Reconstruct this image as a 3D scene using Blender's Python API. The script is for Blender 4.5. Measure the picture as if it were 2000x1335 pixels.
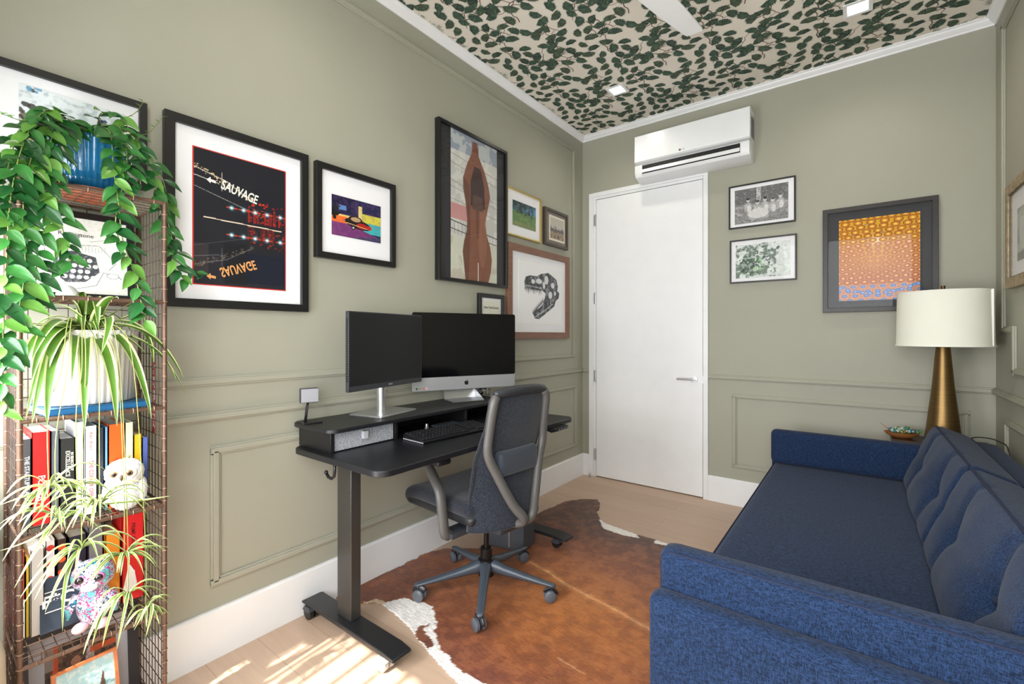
import bpy, math, random
import numpy as np
from mathutils import Vector, Matrix
for o in list(bpy.data.objects): bpy.data.objects.remove(o)
S = bpy.context.scene
COL = S.collection
PI = math.pi
def R(d): return math.radians(d)
# ------------------------------------------------------------------ camera
FPX, HORIZ, YAW = 894.8, 654.27, 0.65016
CX, CY, CZ = 2.0234, -3.7277, 1.265
cd = bpy.data.cameras.new('camera'); cam = bpy.data.objects.new('camera', cd); COL.objects.link(cam)
cam.location = (CX, CY, CZ); cam.rotation_euler = (R(90), 0, YAW)
cd.sensor_width = 36; cd.lens = FPX * 36 / 2000
cd.shift_y = (HORIZ - 667.5) / 2000.0
cd.clip_start = 0.02
S.camera = cam
# ------------------------------------------------------------------ world, sun, daylight, exposure
w = bpy.data.worlds.new('world'); S.world = w; w.use_nodes = True
wb = w.node_tree.nodes['Background']; wb.inputs[0].default_value = (0.80, 0.90, 1.0, 1); wb.inputs[1].default_value = 1.3
def light(name, kind, loc, energy, color, **k):
    l = bpy.data.lights.new(name, kind); l.energy = energy; l.color = color
    for a, b in k.items(): setattr(l, a, b)
    o = bpy.data.objects.new(name, l); o.location = loc; COL.objects.link(o); return o
sun = light('sun', 'SUN', (0, -6, 5), 15, (1, .95, .86), angle=R(0.9))
sun.rotation_euler = Vector((-.09, 1, -1.22)).to_track_quat('-Z', 'Y').to_euler()
dl = light('window_daylight_1', 'AREA', (.50, -3.99, .95), 48, (.97, .98, 1), shape='RECTANGLE', size=.78, size_y=1.3)
dl.rotation_euler = (R(72), 0, 0)
dl = light('window_daylight_2', 'AREA', (1.84, -3.99, 1.6), 60, (.95, .975, 1), shape='RECTANGLE', size=1.4, size_y=1.9)
dl.rotation_euler = (R(90), 0, 0)
S.view_settings.view_transform = 'Standard'; S.view_settings.look = 'None'
S.view_settings.exposure = 0.20; S.view_settings.gamma = 1; S.view_settings.use_curve_mapping = False
try:
    S.cycles.max_bounces = 10; S.cycles.diffuse_bounces = 6; S.cycles.transparent_max_bounces = 12
    S.cycles.sample_clamp_indirect = 6; S.cycles.use_denoising = True
except Exception: pass
# ------------------------------------------------------------------ helpers: place on real planes
def ray(u, v):
    s = (u - 1000) / FPX; t = (HORIZ - v) / FPX; ca, sa = math.cos(YAW), math.sin(YAW)
    return Vector((-sa + s * ca, ca + s * sa, t))
def at(u, v, x=None, y=None, z=None):
    d = ray(u, v)
    k = (x - CX) / d.x if x is not None else (y - CY) / d.y if y is not None else (z - CZ) / d.z
    return Vector((CX, CY, CZ)) + d * k
# ------------------------------------------------------------------ materials
def lin(c): return tuple((x / 255 / 12.92 if x / 255 <= .04045 else ((x / 255 + .055) / 1.055) ** 2.4) for x in c[:3])
MC = {}
def M(name, c, rough=.5, metal=0, var=0, vscale=8, vstretch=(1, 1, 1), bump=0, bscale=200, spec=.5, sheen=0, trans=0, emit=0, coat=0, alpha=1):
    if name in MC: return MC[name]
    m = bpy.data.materials.new(name); m.use_nodes = True; nt = m.node_tree; b = nt.nodes['Principled BSDF']
    col = lin(c) + (1,)
    b.inputs['Base Color'].default_value = col; b.inputs['Roughness'].default_value = rough; b.inputs['Metallic'].default_value = metal
    b.inputs['Specular IOR Level'].default_value = spec; b.inputs['Sheen Weight'].default_value = sheen
    b.inputs['Transmission Weight'].default_value = trans; b.inputs['Coat Weight'].default_value = coat; b.inputs['Alpha'].default_value = alpha
    if emit: b.inputs['Emission Color'].default_value = col; b.inputs['Emission Strength'].default_value = emit
    tc = nt.nodes.new('ShaderNodeTexCoord'); mp = nt.nodes.new('ShaderNodeMapping'); mp.inputs['Scale'].default_value = vstretch
    nt.links.new(tc.outputs['Object'], mp.inputs[0])
    n = nt.nodes.new('ShaderNodeTexNoise'); n.inputs['Scale'].default_value = vscale; n.inputs['Detail'].default_value = 5
    nt.links.new(mp.outputs[0], n.inputs['Vector'])
    v = var if var else .015
    mr = nt.nodes.new('ShaderNodeMapRange'); mr.inputs[1].default_value = .3; mr.inputs[2].default_value = .7; mr.inputs[3].default_value = 1 - v; mr.inputs[4].default_value = 1 + v
    nt.links.new(n.outputs[0], mr.inputs[0])
    mx = nt.nodes.new('ShaderNodeVectorMath'); mx.operation = 'SCALE'; mx.inputs[0].default_value = col[:3]
    nt.links.new(mr.outputs[0], mx.inputs['Scale']); nt.links.new(mx.outputs[0], b.inputs['Base Color'])
    if bump:
        n2 = nt.nodes.new('ShaderNodeTexNoise'); n2.inputs['Scale'].default_value = bscale; n2.inputs['Detail'].default_value = 3
        nt.links.new(tc.outputs['Object'], n2.inputs['Vector'])
        bp = nt.nodes.new('ShaderNodeBump'); bp.inputs['Strength'].default_value = bump; bp.inputs['Distance'].default_value = .002
        nt.links.new(n2.outputs[0], bp.inputs['Height']); nt.links.new(bp.outputs[0], b.inputs['Normal'])
    MC[name] = m; return m
def attr_mat(name, rough=.6, spec=.3, fur=False):
    m = bpy.data.materials.new(name); m.use_nodes = True; nt = m.node_tree; b = nt.nodes['Principled BSDF']
    b.inputs['Roughness'].default_value = rough; b.inputs['Specular IOR Level'].default_value = spec
    a = nt.nodes.new('ShaderNodeAttribute'); a.attribute_name = 'Col'
    if not fur: nt.links.new(a.outputs['Color'], b.inputs['Base Color']); return m
    tc = nt.nodes.new('ShaderNodeTexCoord'); mp = nt.nodes.new('ShaderNodeMapping'); mp.inputs['Scale'].default_value = (14, 90, 20); mp.inputs['Rotation'].default_value = (0, 0, R(35))
    n = nt.nodes.new('ShaderNodeTexNoise'); n.inputs['Scale'].default_value = 2.2; n.inputs['Detail'].default_value = 8; n.inputs['Distortion'].default_value = 1.0
    nt.links.new(tc.outputs['Object'], mp.inputs[0]); nt.links.new(mp.outputs[0], n.inputs['Vector'])
    mr = nt.nodes.new('ShaderNodeMapRange'); mr.inputs[1].default_value = .3; mr.inputs[2].default_value = .7; mr.inputs[3].default_value = .70; mr.inputs[4].default_value = 1.34
    nt.links.new(n.outputs[0], mr.inputs[0]); mx = nt.nodes.new('ShaderNodeVectorMath'); mx.operation = 'SCALE'
    nt.links.new(a.outputs['Color'], mx.inputs[0]); nt.links.new(mr.outputs[0], mx.inputs['Scale']); nt.links.new(mx.outputs[0], b.inputs['Base Color'])
    bp = nt.nodes.new('ShaderNodeBump'); bp.inputs['Strength'].default_value = .5; bp.inputs['Distance'].default_value = .003
    nt.links.new(n.outputs[0], bp.inputs['Height']); nt.links.new(bp.outputs[0], b.inputs['Normal'])
    b.inputs['Sheen Weight'].default_value = .12
    return m
ART = attr_mat('printed_paper'); HIDE = attr_mat('cowhide_hair', .5, .4, True)
def glass_mat():
    m = bpy.data.materials.new('picture_glass'); m.use_nodes = True; nt = m.node_tree; nt.nodes.clear()
    o = nt.nodes.new('ShaderNodeOutputMaterial'); t = nt.nodes.new('ShaderNodeBsdfTransparent'); g = nt.nodes.new('ShaderNodeBsdfGlossy'); g.inputs['Roughness'].default_value = .02
    lw = nt.nodes.new('ShaderNodeLayerWeight'); lw.inputs[0].default_value = .5; pw = nt.nodes.new('ShaderNodeMath'); pw.operation = 'POWER'; pw.inputs[1].default_value = 4.5; f = nt.nodes.new('ShaderNodeMath'); f.operation = 'MULTIPLY_ADD'; f.inputs[1].default_value = .9; f.inputs[2].default_value = .014; mx = nt.nodes.new('ShaderNodeMixShader')
    nt.links.new(lw.outputs['Facing'], pw.inputs[0]); nt.links.new(pw.outputs[0], f.inputs[0]); nt.links.new(f.outputs[0], mx.inputs[0]); nt.links.new(t.outputs[0], mx.inputs[1]); nt.links.new(g.outputs[0], mx.inputs[2]); nt.links.new(mx.outputs[0], o.inputs[0])
    return m
GLASS = glass_mat()
def weave_mat(name, c1, c2, scale=420, rough=.9, sheen=.3, bump=.5):
    m = bpy.data.materials.new(name); m.use_nodes = True; nt = m.node_tree; b = nt.nodes['Principled BSDF']
    b.inputs['Roughness'].default_value = rough; b.inputs['Sheen Weight'].default_value = sheen; b.inputs['Specular IOR Level'].default_value = .15
    tc = nt.nodes.new('ShaderNodeTexCoord'); ns = []
    for sc in ((1, 1, .18), (.18, .3, 1)):
        mp = nt.nodes.new('ShaderNodeMapping'); mp.inputs['Scale'].default_value = sc; nt.links.new(tc.outputs['Object'], mp.inputs[0])
        n = nt.nodes.new('ShaderNodeTexNoise'); n.inputs['Scale'].default_value = scale; n.inputs['Detail'].default_value = 2; nt.links.new(mp.outputs[0], n.inputs['Vector']); ns.append(n)
    ad = nt.nodes.new('ShaderNodeMath'); ad.operation = 'ADD'; nt.links.new(ns[0].outputs[0], ad.inputs[0]); nt.links.new(ns[1].outputs[0], ad.inputs[1])
    cr = nt.nodes.new('ShaderNodeMapRange'); cr.inputs[1].default_value = .8; cr.inputs[2].default_value = 1.2; nt.links.new(ad.outputs[0], cr.inputs[0])
    mx = nt.nodes.new('ShaderNodeMix'); mx.data_type = 'RGBA'; mx.inputs[6].default_value = lin(c1) + (1,); mx.inputs[7].default_value = lin(c2) + (1,)
    nt.links.new(cr.outputs[0], mx.inputs[0]); nt.links.new(mx.outputs[2], b.inputs['Base Color'])
    bp = nt.nodes.new('ShaderNodeBump'); bp.inputs['Strength'].default_value = bump; bp.inputs['Distance'].default_value = .0015
    nt.links.new(ad.outputs[0], bp.inputs['Height']); nt.links.new(bp.outputs[0], b.inputs['Normal']); return m
WALLP = M('sage_wall_paint', (163, 162, 146), .6, var=.02, vscale=3, bump=.05, bscale=300)
WHITE = M('white_trim_paint', (238, 239, 240), .35)
BLACK = M('black_satin_paint', (18, 18, 20), .4)
DESKM = M('black_desk_laminate', (23, 24, 28), .40, bump=.08, bscale=600)
STEEL = M('dark_grey_powder_coated_steel', (44, 44, 46), .38, metal=.3)
PLAST = M('dark_grey_plastic', (62, 64, 69), .4)
TAUPE = M('warm_grey_plastic', (86, 84, 82), .42)
SILVER = M('silver_aluminium', (205, 206, 208), .28, metal=.85)
CHROME = M('chrome', (215, 215, 218), .15, metal=1)
SCREEN = M('black_screen_glass', (8, 8, 10), .12, spec=.4)
SCREENM = M('matt_dark_screen', (24, 25, 28), .42, spec=.35)
MATB = M('white_mat_board', (238, 238, 240), .8)
PAPER = M('white_paper', (245, 244, 240), .8)
RUST = M('rusty_brown_wire', (104, 80, 66), .5, metal=.55, var=.25, vscale=30)
# ------------------------------------------------------------------ mesh builder
class MB:
    def __init__(s): s.v = []; s.f = []; s.m = []
    def add(s, vs, fs, mi=0):
        n = len(s.v); s.v += [tuple(p) for p in vs]; s.f += [tuple(i + n for i in f) for f in fs]; s.m += [mi] * len(fs); return s
    def box(s, a, b, mi=0, mat=None):
        x0, y0, z0 = a; x1, y1, z1 = b
        vs = [Vector(p) for p in ((x0,y0,z0),(x1,y0,z0),(x1,y1,z0),(x0,y1,z0),(x0,y0,z1),(x1,y0,z1),(x1,y1,z1),(x0,y1,z1))]
        if mat: vs = [mat @ p for p in vs]
        return s.add(vs, [(0,3,2,1),(4,5,6,7),(0,1,5,4),(1,2,6,5),(2,3,7,6),(3,0,4,7)], mi)
    def tube(s, pts, r, n=8, mi=0, closed=False, flat=1.0):
        pts = [Vector(p) for p in pts]; rs = r if isinstance(r, (list, tuple)) else [r] * len(pts)
        rings = []; prev = None
        for i, p in enumerate(pts):
            a = pts[i - 1] if i else (pts[-1] if closed else p); b = pts[(i + 1) % len(pts)] if (i < len(pts) - 1 or closed) else p
            t = (b - a).normalized()
            if prev is None: nrm = t.cross(Vector((0, 0, 1)) if abs(t.z) < .9 else Vector((1, 0, 0))).normalized()
            else:
                nrm = prev - t * prev.dot(t); nrm = nrm.normalized() if nrm.length > 1e-6 else prev
            prev = nrm; bn = t.cross(nrm)
            rings.append([p + nrm * rs[i] * math.cos(2 * PI * k / n) + bn * rs[i] * flat * math.sin(2 * PI * k / n) for k in range(n)])
        vs = [q for g in rings for q in g]; m = len(pts); fs = []
        for i in range(m if closed else m - 1):
            j = (i + 1) % m
            for k in range(n): fs.append((i * n + k, i * n + (k + 1) % n, j * n + (k + 1) % n, j * n + k))
        if not closed: fs += [tuple(range(n))[::-1], tuple((m - 1) * n + k for k in range(n))]
        return s.add(vs, fs, mi)
    def lathe(s, prof, n=32, mi=0, c=(0, 0, 0), sx=1, sy=1, cap=True, rib=0, nr=0):
        vs = []
        for r, z in prof:
            for k in range(n):
                a = 2 * PI * k / n; rr = r * (1 + (rib * math.cos(nr * a) if nr else 0)); vs.append((c[0] + sx * rr * math.cos(a), c[1] + sy * rr * math.sin(a), c[2] + z))
        fs = [(i * n + k, i * n + (k + 1) % n, (i + 1) * n + (k + 1) % n, (i + 1) * n + k) for i in range(len(prof) - 1) for k in range(n)]
        if cap: fs += [tuple(range(n))[::-1], tuple((len(prof) - 1) * n + k for k in range(n))]
        return s.add(vs, fs, mi)
    def prism(s, poly, z0, z1, mi=0, ax='z'):
        f = {'z': lambda a, b, c: (a, b, c), 'y': lambda a, b, c: (a, c, b), 'x': lambda a, b, c: (c, a, b)}[ax]
        n = len(poly); vs = [f(a, b, z0) for a, b in poly] + [f(a, b, z1) for a, b in poly]
        return s.add(vs, [tuple(range(n))[::-1], tuple(range(n, 2 * n))] + [(i, (i + 1) % n, n + (i + 1) % n, n + i) for i in range(n)], mi)
    def cyl(s, a, b, r, n=20, mi=0, r2=None): return s.tube([a, b], [r, r if r2 is None else r2], n, mi)
    def sphere(s, c, r, n=12, m=8, mi=0, sc=(1, 1, 1)):
        prof = [(math.sin(PI * i / m) * 1.0, -math.cos(PI * i / m)) for i in range(m + 1)]; vs = []
        for rr, z in prof:
            for k in range(n):
                a = 2 * PI * k / n; vs.append((c[0] + r * sc[0] * rr * math.cos(a), c[1] + r * sc[1] * rr * math.sin(a), c[2] + r * sc[2] * z))
        return s.add(vs, [(i * n + k, i * n + (k + 1) % n, (i + 1) * n + (k + 1) % n, (i + 1) * n + k) for i in range(m) for k in range(n)], mi)
def obj(name, mb, mats, parent=None, smooth=False, bevel=0, loc=None, subsurf=0, seg=2, fixn=True):
    me = bpy.data.meshes.new(name); me.from_pydata(mb.v, [], mb.f)
    mats = mats if isinstance(mats, (list, tuple)) else [mats]
    for m in mats: me.materials.append(m)
    me.polygons.foreach_set('material_index', mb.m)
    if fixn:
        import bmesh
        bm = bmesh.new(); bm.from_mesh(me); bmesh.ops.remove_doubles(bm, verts=bm.verts, dist=1e-6); bmesh.ops.recalc_face_normals(bm, faces=bm.faces); bm.to_mesh(me); bm.free()
    if smooth:
        me.shade_smooth()
        if smooth == 'a': me.set_sharp_from_angle(angle=R(38))
    me.update()
    o = bpy.data.objects.new(name, me); COL.objects.link(o)
    if parent: o.parent = parent
    if loc: o.location = loc
    if bevel:
        b = o.modifiers.new('bevel', 'BEVEL'); b.width = bevel; b.segments = seg; b.limit_method = 'ANGLE'; b.angle_limit = R(40); b.harden_normals = False
        me.shade_smooth(); me.set_sharp_from_angle(angle=R(38))
    if subsurf:
        b = o.modifiers.new('subsurf', 'SUBSURF'); b.levels = b.render_levels = subsurf
    return o
def tag(o, label, cat, group=None, kind=None):
    o['label'] = label; o['category'] = cat
    if group: o['group'] = group
    if kind: o['kind'] = kind
    return o
def thing(name, label, cat, loc=(0, 0, 0), rz=0, group=None, rot=None):
    o = bpy.data.objects.new(name, None); o.empty_display_size = .05; COL.objects.link(o)
    o.location = loc; o.rotation_euler = rot or (0, 0, rz); return tag(o, label, cat, group)
def struct(name, mb, m, **k):
    o = obj(name, mb, m, **k); o['kind'] = 'structure'; return o
def text(name, s, size, mat, parent, loc, rot=(0, 0, 0), align='CENTER', depth=.0003, sx=1, bold=0, shear=0):
    c = bpy.data.curves.new(name, 'FONT'); c.body = s; c.size = size; c.align_x = align; c.align_y = 'CENTER'; c.extrude = depth; c.offset = bold; c.shear = shear; c.resolution_u = 3
    t = bpy.data.objects.new('t', c); COL.objects.link(t); bpy.context.view_layer.update()
    me = bpy.data.meshes.new_from_object(t.evaluated_get(bpy.context.evaluated_depsgraph_get())); bpy.data.objects.remove(t)
    me.materials.clear(); me.materials.append(mat); me.name = name
    o = bpy.data.objects.new(name, me); COL.objects.link(o); o.parent = parent; o.location = loc; o.rotation_euler = rot; o.scale = (sx, 1, 1); return o
FRONT = (R(90), 0, 0)       # text standing up, facing local -Y
# ------------------------------------------------------------------ painter's canvas for printed matter
class Cv:
    def __init__(s, w, h, px, bg):
        s.w, s.h = w, h; s.nx, s.ny = int(w * px), int(h * px); s.a = np.zeros((s.ny + 1, s.nx + 1, 3)); s.a[:] = bg
        s.X, s.Y = np.meshgrid(np.linspace(0, 1, s.nx + 1), np.linspace(0, 1, s.ny + 1)); s.rg = np.random.RandomState(3)
    def put(s, m, c, al=1.0):
        m = (m.astype(float) * al)[..., None]; s.a = s.a * (1 - m) + np.array(c[:3], float) * m; return s
    def rect(s, x0, y0, x1, y1, c, al=1.0): return s.put((s.X >= x0) & (s.X <= x1) & (s.Y >= y0) & (s.Y <= y1), c, al)
    def ell(s, x, y, rx, ry, c, al=1.0, rot=0):
        dx = (s.X - x) * s.w; dy = (s.Y - y) * s.h; ca, sa = math.cos(rot), math.sin(rot)
        return s.put(((dx * ca + dy * sa) / (rx * s.w)) ** 2 + ((-dx * sa + dy * ca) / (ry * s.w)) ** 2 < 1, c, al)
    def glow(s, x, y, r, c, al=1.0):
        d = np.hypot((s.X - x) * s.w, (s.Y - y) * s.h) / (r * s.w); return s.put(np.exp(-d * d * 2), c, al)
    def poly(s, pts, c, al=1.0):
        m = np.zeros(s.X.shape, bool); n = len(pts)
        for i in range(n):
            x0, y0 = pts[i]; x1, y1 = pts[(i + 1) % n]
            if y0 == y1: continue
            m ^= ((s.Y >= min(y0, y1)) & (s.Y < max(y0, y1)) & (s.X < x0 + (s.Y - y0) * (x1 - x0) / (y1 - y0)))
        return s.put(m, c, al)
    def line(s, pts, wd, c, al=1.0):
        for (x0, y0), (x1, y1) in zip(pts[:-1], pts[1:]):
            ax, ay, bx, by = x0 * s.w, y0 * s.h, x1 * s.w, y1 * s.h; L = max((bx - ax) ** 2 + (by - ay) ** 2, 1e-12)
            t = np.clip(((s.X * s.w - ax) * (bx - ax) + (s.Y * s.h - ay) * (by - ay)) / L, 0, 1)
            s.put(np.hypot(s.X * s.w - ax - t * (bx - ax), s.Y * s.h - ay - t * (by - ay)) < wd * s.w / 2, c, al)
        return s
    def noise(s, k, seed=0):
        rg = np.random.RandomState(seed); out = np.zeros(s.X.shape); amp = 1; tot = 0
        for o in range(4):
            kx = max(2, int(k * 2 ** o)); ky = max(2, int(k * 2 ** o * s.h / s.w) + 1); g = rg.rand(ky + 2, kx + 2)
            fx = s.X * kx; fy = s.Y * ky; ix = np.minimum(fx.astype(int), kx); iy = np.minimum(fy.astype(int), ky); tx = fx - ix; ty = fy - iy
            tx = tx * tx * (3 - 2 * tx); ty = ty * ty * (3 - 2 * ty)
            out += amp * ((g[iy, ix] * (1 - tx) + g[iy, ix + 1] * tx) * (1 - ty) + (g[iy + 1, ix] * (1 - tx) + g[iy + 1, ix + 1] * tx) * ty); tot += amp; amp *= .55
        return out / tot
    def splat(s, n, x0, y0, x1, y1, r, cols, al=1.0, seed=1, asp=1):
        rg = random.Random(seed)
        for i in range(n): s.ell(rg.uniform(x0, x1), rg.uniform(y0, y1), r * rg.uniform(.4, 1.3), r * asp * rg.uniform(.4, 1.3), rg.choice(cols), al, rg.uniform(0, PI))
        return s
    def mesh(s, name, parent, loc, mat=None, flip=False):
        ny, nx = s.ny + 1, s.nx + 1; me = bpy.data.meshes.new(name)
        co = np.zeros((ny, nx, 3)); co[..., 0] = s.X * s.w; co[..., 2] = s.Y * s.h
        idx = np.arange(ny * nx).reshape(ny, nx); q = np.stack([idx[:-1, :-1], idx[:-1, 1:], idx[1:, 1:], idx[1:, :-1]], -1).reshape(-1, 4)
        me.vertices.add(ny * nx); me.vertices.foreach_set('co', co.ravel()); me.loops.add(q.size); me.loops.foreach_set('vertex_index', q.ravel().astype(np.int32))
        me.polygons.add(len(q)); me.polygons.foreach_set('loop_start', np.arange(0, q.size, 4, dtype=np.int32)); me.polygons.foreach_set('loop_total', np.full(len(q), 4, np.int32))
        me.update(); at_ = me.color_attributes.new('Col', 'FLOAT_COLOR', 'POINT'); c = np.clip(s.a, 0, 255) / 255; c = np.where(c <= .04045, c / 12.92, ((c + .055) / 1.055) ** 2.4)
        at_.data.foreach_set('color', np.concatenate([c, np.ones(c.shape[:2] + (1,))], -1).ravel()); me.materials.append(mat or ART)
        o = bpy.data.objects.new(name, me); COL.objects.link(o); o.parent = parent; o.location = loc; return o
# ================================================================== ROOM
RX, RY, HC = 2.635, -4.05, 3.065
def wood_floor():
    m = bpy.data.materials.new('pale_oak_planks'); m.use_nodes = True; nt = m.node_tree; b = nt.nodes['Principled BSDF']; b.inputs['Roughness'].default_value = .42
    tc = nt.nodes.new('ShaderNodeTexCoord'); mp = nt.nodes.new('ShaderNodeMapping'); mp.inputs['Rotation'].default_value = (0, 0, 0)
    br = nt.nodes.new('ShaderNodeTexBrick'); br.inputs['Scale'].default_value = 1; br.inputs['Brick Width'].default_value = 1.9; br.inputs['Row Height'].default_value = .19; br.inputs['Mortar Size'].default_value = .0012
    br.inputs['Color1'].default_value = lin((200, 173, 150)) + (1,); br.inputs['Color2'].default_value = lin((191, 163, 140)) + (1,); br.inputs['Mortar'].default_value = lin((168, 140, 118)) + (1,)
    nt.links.new(tc.outputs['Object'], mp.inputs[0]); nt.links.new(mp.outputs[0], br.inputs[0])
    n = nt.nodes.new('ShaderNodeTexNoise'); m2 = nt.nodes.new('ShaderNodeMapping'); m2.inputs['Scale'].default_value = (1.2, 14, 1); n.inputs['Scale'].default_value = 3; n.inputs['Detail'].default_value = 6; n.inputs['Distortion'].default_value = 1
    nt.links.new(tc.outputs['Object'], m2.inputs[0]); nt.links.new(m2.outputs[0], n.inputs[0])
    mr = nt.nodes.new('ShaderNodeMapRange'); mr.inputs[1].default_value = .3; mr.inputs[2].default_value = .7; mr.inputs[3].default_value = .93; mr.inputs[4].default_value = 1.05; nt.links.new(n.outputs[0], mr.inputs[0])
    mx = nt.nodes.new('ShaderNodeVectorMath'); mx.operation = 'SCALE'; nt.links.new(br.outputs[0], mx.inputs[0]); nt.links.new(mr.outputs[0], mx.inputs['Scale']); nt.links.new(mx.outputs[0], b.inputs['Base Color']); return m
struct('floor', MB().box((-.1, RY - .1, -.1), (RX + .1, .1, 0)), wood_floor())
struct('wall_left', MB().box((-.1, RY - .1, 0), (0, .1, HC)), WALLP)
struct('wall_right', MB().box((RX, RY - .1, 0), (RX + .1, .1, HC)), WALLP)
b = MB(); b.box((0, 0, 0), (.115, .1, HC)); b.box((1.056, 0, 0), (RX, .1, HC)); b.box((.115, 0, 2.50), (1.056, .1, HC)); b.box((.1, .1, 0), (1.1, .12, 2.55))
struct('wall_back', b, WALLP)
W1 = (.10, .92, .25, 1.90); W2 = (1.12, 2.56, .55, 2.65)   # windows behind the photographer
b = MB(); y0, y1 = RY - .1, RY
b.box((0, y0, 0), (W1[0], y1, HC)); b.box((W1[1], y0, 0), (W2[0], y1, HC)); b.box((W2[1], y0, 0), (RX, y1, HC))
b.box((W1[0], y0, 0), (W1[1], y1, W1[2])); b.box((W1[0], y0, W1[3]), (W1[1], y1, HC)); b.box((W2[0], y0, 0), (W2[1], y1, W2[2])); b.box((W2[0], y0, W2[3]), (W2[1], y1, HC))
struct('wall_front', b, WALLP)
for k, W in enumerate((W1, W2)):
    b = MB(); t = .035
    for z in (W[2], W[3] - t): b.box((W[0], y0 + .01, z), (W[1], y1 + .015, z + t))
    for x in (W[0], W[1] - t): b.box((x, y0 + .01, W[2] + t), (x + t, y1 + .015, W[3] - t))
    n = 8 if k == 0 else 2  # close bars of the narrow window are added to streak the floor sun
    for i in range(1, n): x = W[0] + (W[1] - W[0]) * i / n; b.box((x - .012, y0 + .03, W[2] + t), (x + .012, y1 - .02, W[3] - t))
    f = struct('window_%d' % (k + 1), b, WHITE)
    g = obj('window_pane', MB().add([(W[0] + t, y0 + .045, W[2] + t), (W[1] - t, y0 + .045, W[2] + t), (W[1] - t, y0 + .045, W[3] - t), (W[0] + t, y0 + .045, W[3] - t)], [(0, 1, 2, 3)]), GLASS, f, fixn=False)
b = MB(); b.box((W2[0] + .04, y1 - .045, W2[2] + .04), (W2[1] - .04, y1 - .042, W2[3] - .03))  # unseen blind, added to keep direct sun off the sofa side
bl = obj('unseen_sun_blind', b, M('white_blind_fabric', (235, 235, 232), .9)); tag(bl, 'unseen white roller blind added over the wide window to block the sun', 'blind')
# ceiling with the pine-branch wallpaper printed on it
def ceiling():
    b = MB(); b.box((-.1, RY - .1, HC), (RX + .1, .1, HC + .1), 0)
    rg = random.Random(11); TW, TH = .53, .62; tufts = []; tubes = []
    def walk(x, y, a, n, depth=0):
        pts = [(x, y)]
        for i in range(n):
            a += rg.uniform(-.75, .75); st = rg.uniform(.016, .026); x += st * math.cos(a); y += st * math.sin(a); pts.append((x, y))
            if depth < 2 and i and rg.random() < .42: walk(x, y, a + rg.choice((-1, 1)) * rg.uniform(.8, 1.4), rg.randint(2, 4), depth + 1)
        tubes.append((pts, .0056 - .0012 * depth)); tufts.append((x, y, a, rg.uniform(.036, .048)))
    for _ in range(11): walk(rg.uniform(0, TW), rg.uniform(0, TH), rg.uniform(0, 6.28), rg.randint(4, 8))
    cells = []; sel = []
    for (x, y, a, r) in tufts:                       # keep the motif even: drop the most crowded
        if all(min(abs(x - q[0]) % TW, TW - abs(x - q[0]) % TW) ** 2 + min(abs(y - q[1]) % TH, TH - abs(y - q[1]) % TH) ** 2 > .058 ** 2 for q in sel): sel.append((x, y, a, r))
    for _ in range(900):
        if len(sel) > 62: break
        x, y = rg.uniform(0, TW), rg.uniform(0, TH)
        if all(min(abs(x - q[0]) % TW, TW - abs(x - q[0]) % TW) ** 2 + min(abs(y - q[1]) % TH, TH - abs(y - q[1]) % TH) ** 2 > .062 ** 2 for q in sel):
            a = rg.uniform(0, 6.28); sel.append((x, y, a, rg.uniform(.034, .045))); tubes.append(([(x - .03 * math.cos(a), y - .03 * math.sin(a)), (x, y)], .0018))
    shp = []
    for k, (x, y, a, r) in enumerate(sel):
        z = HC - .0006 - .0004 * rg.random(); mi = rg.choice((2, 3, 3, 4)); bx, by = x - .45 * r * math.cos(a), y - .45 * r * math.sin(a)
        blob = []; n = 30
        for i in range(n + 1): t = (i / n - .5) * 2 * 1.45; rr = r * (1.30 - .22 * abs(t) ** 2 * .5) * (1.0 if i % 2 else .84) * rg.uniform(.93, 1.05); blob.append((bx + rr * math.cos(a + t), by + rr * math.sin(a + t), z))
        shp.append(([(bx - .12 * r * math.cos(a), by - .12 * r * math.sin(a), z)] + blob, mi))
        for i in range(21):
            t = (i / 20 - .5) * 2.8 + rg.uniform(-.07, .07); L = r * rg.uniform(.9, 1.38); wd = .035
            shp.append(([(bx + .25 * r * math.cos(a + t), by + .25 * r * math.sin(a + t), z - .0003), (bx + L * .7 * math.cos(a + t - wd), by + L * .7 * math.sin(a + t - wd), z - .0003), (bx + L * math.cos(a + t), by + L * math.sin(a + t), z - .0003), (bx + L * .7 * math.cos(a + t + wd), by + L * .7 * math.sin(a + t + wd), z - .0003)], rg.choice((2, 5, 4, 5))))
    for pts, wd in tubes:
        for (xa, ya), (xb, yb) in zip(pts[:-1], pts[1:]):
            L = math.hypot(xb - xa, yb - ya) or 1; nx, ny = -(yb - ya) / L * wd * .55, (xb - xa) / L * wd * .55; z = HC - .0004
            shp.append(([(xa - nx, ya - ny, z), (xb - nx, yb - ny, z), (xb + nx, yb + ny, z), (xa + nx, ya + ny, z)], 1))
    ty = int(2.9 / TH) + 2
    for i in range(-1, int(RX / TW) + 2):
        for j in range(ty):
            ox, oy = i * TW, -j * TH - (TH * .5 if i % 2 else 0)
            for pts, mi in shp:
                q = [(x + ox, y + oy, z) for x, y, z in pts]
                if min(p[0] for p in q) < .005 or max(p[0] for p in q) > RX - .005 or max(p[1] for p in q) > -.005 or min(p[1] for p in q) < RY + .3: continue
                b.add(q, [tuple(range(len(q)))[::-1]], mi)
    g = [M('wallpaper_beige', (232, 225, 213), .8, var=.01), M('print_brown_twig', (112, 86, 74), .8), M('print_dark_green', (48, 66, 56), .8), M('print_green', (58, 82, 68), .8), M('print_olive_green', (70, 84, 66), .8), M('print_pale_green', (108, 134, 110), .8)]
    return struct('ceiling', b, g, fixn=False)
ceiling()
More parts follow.
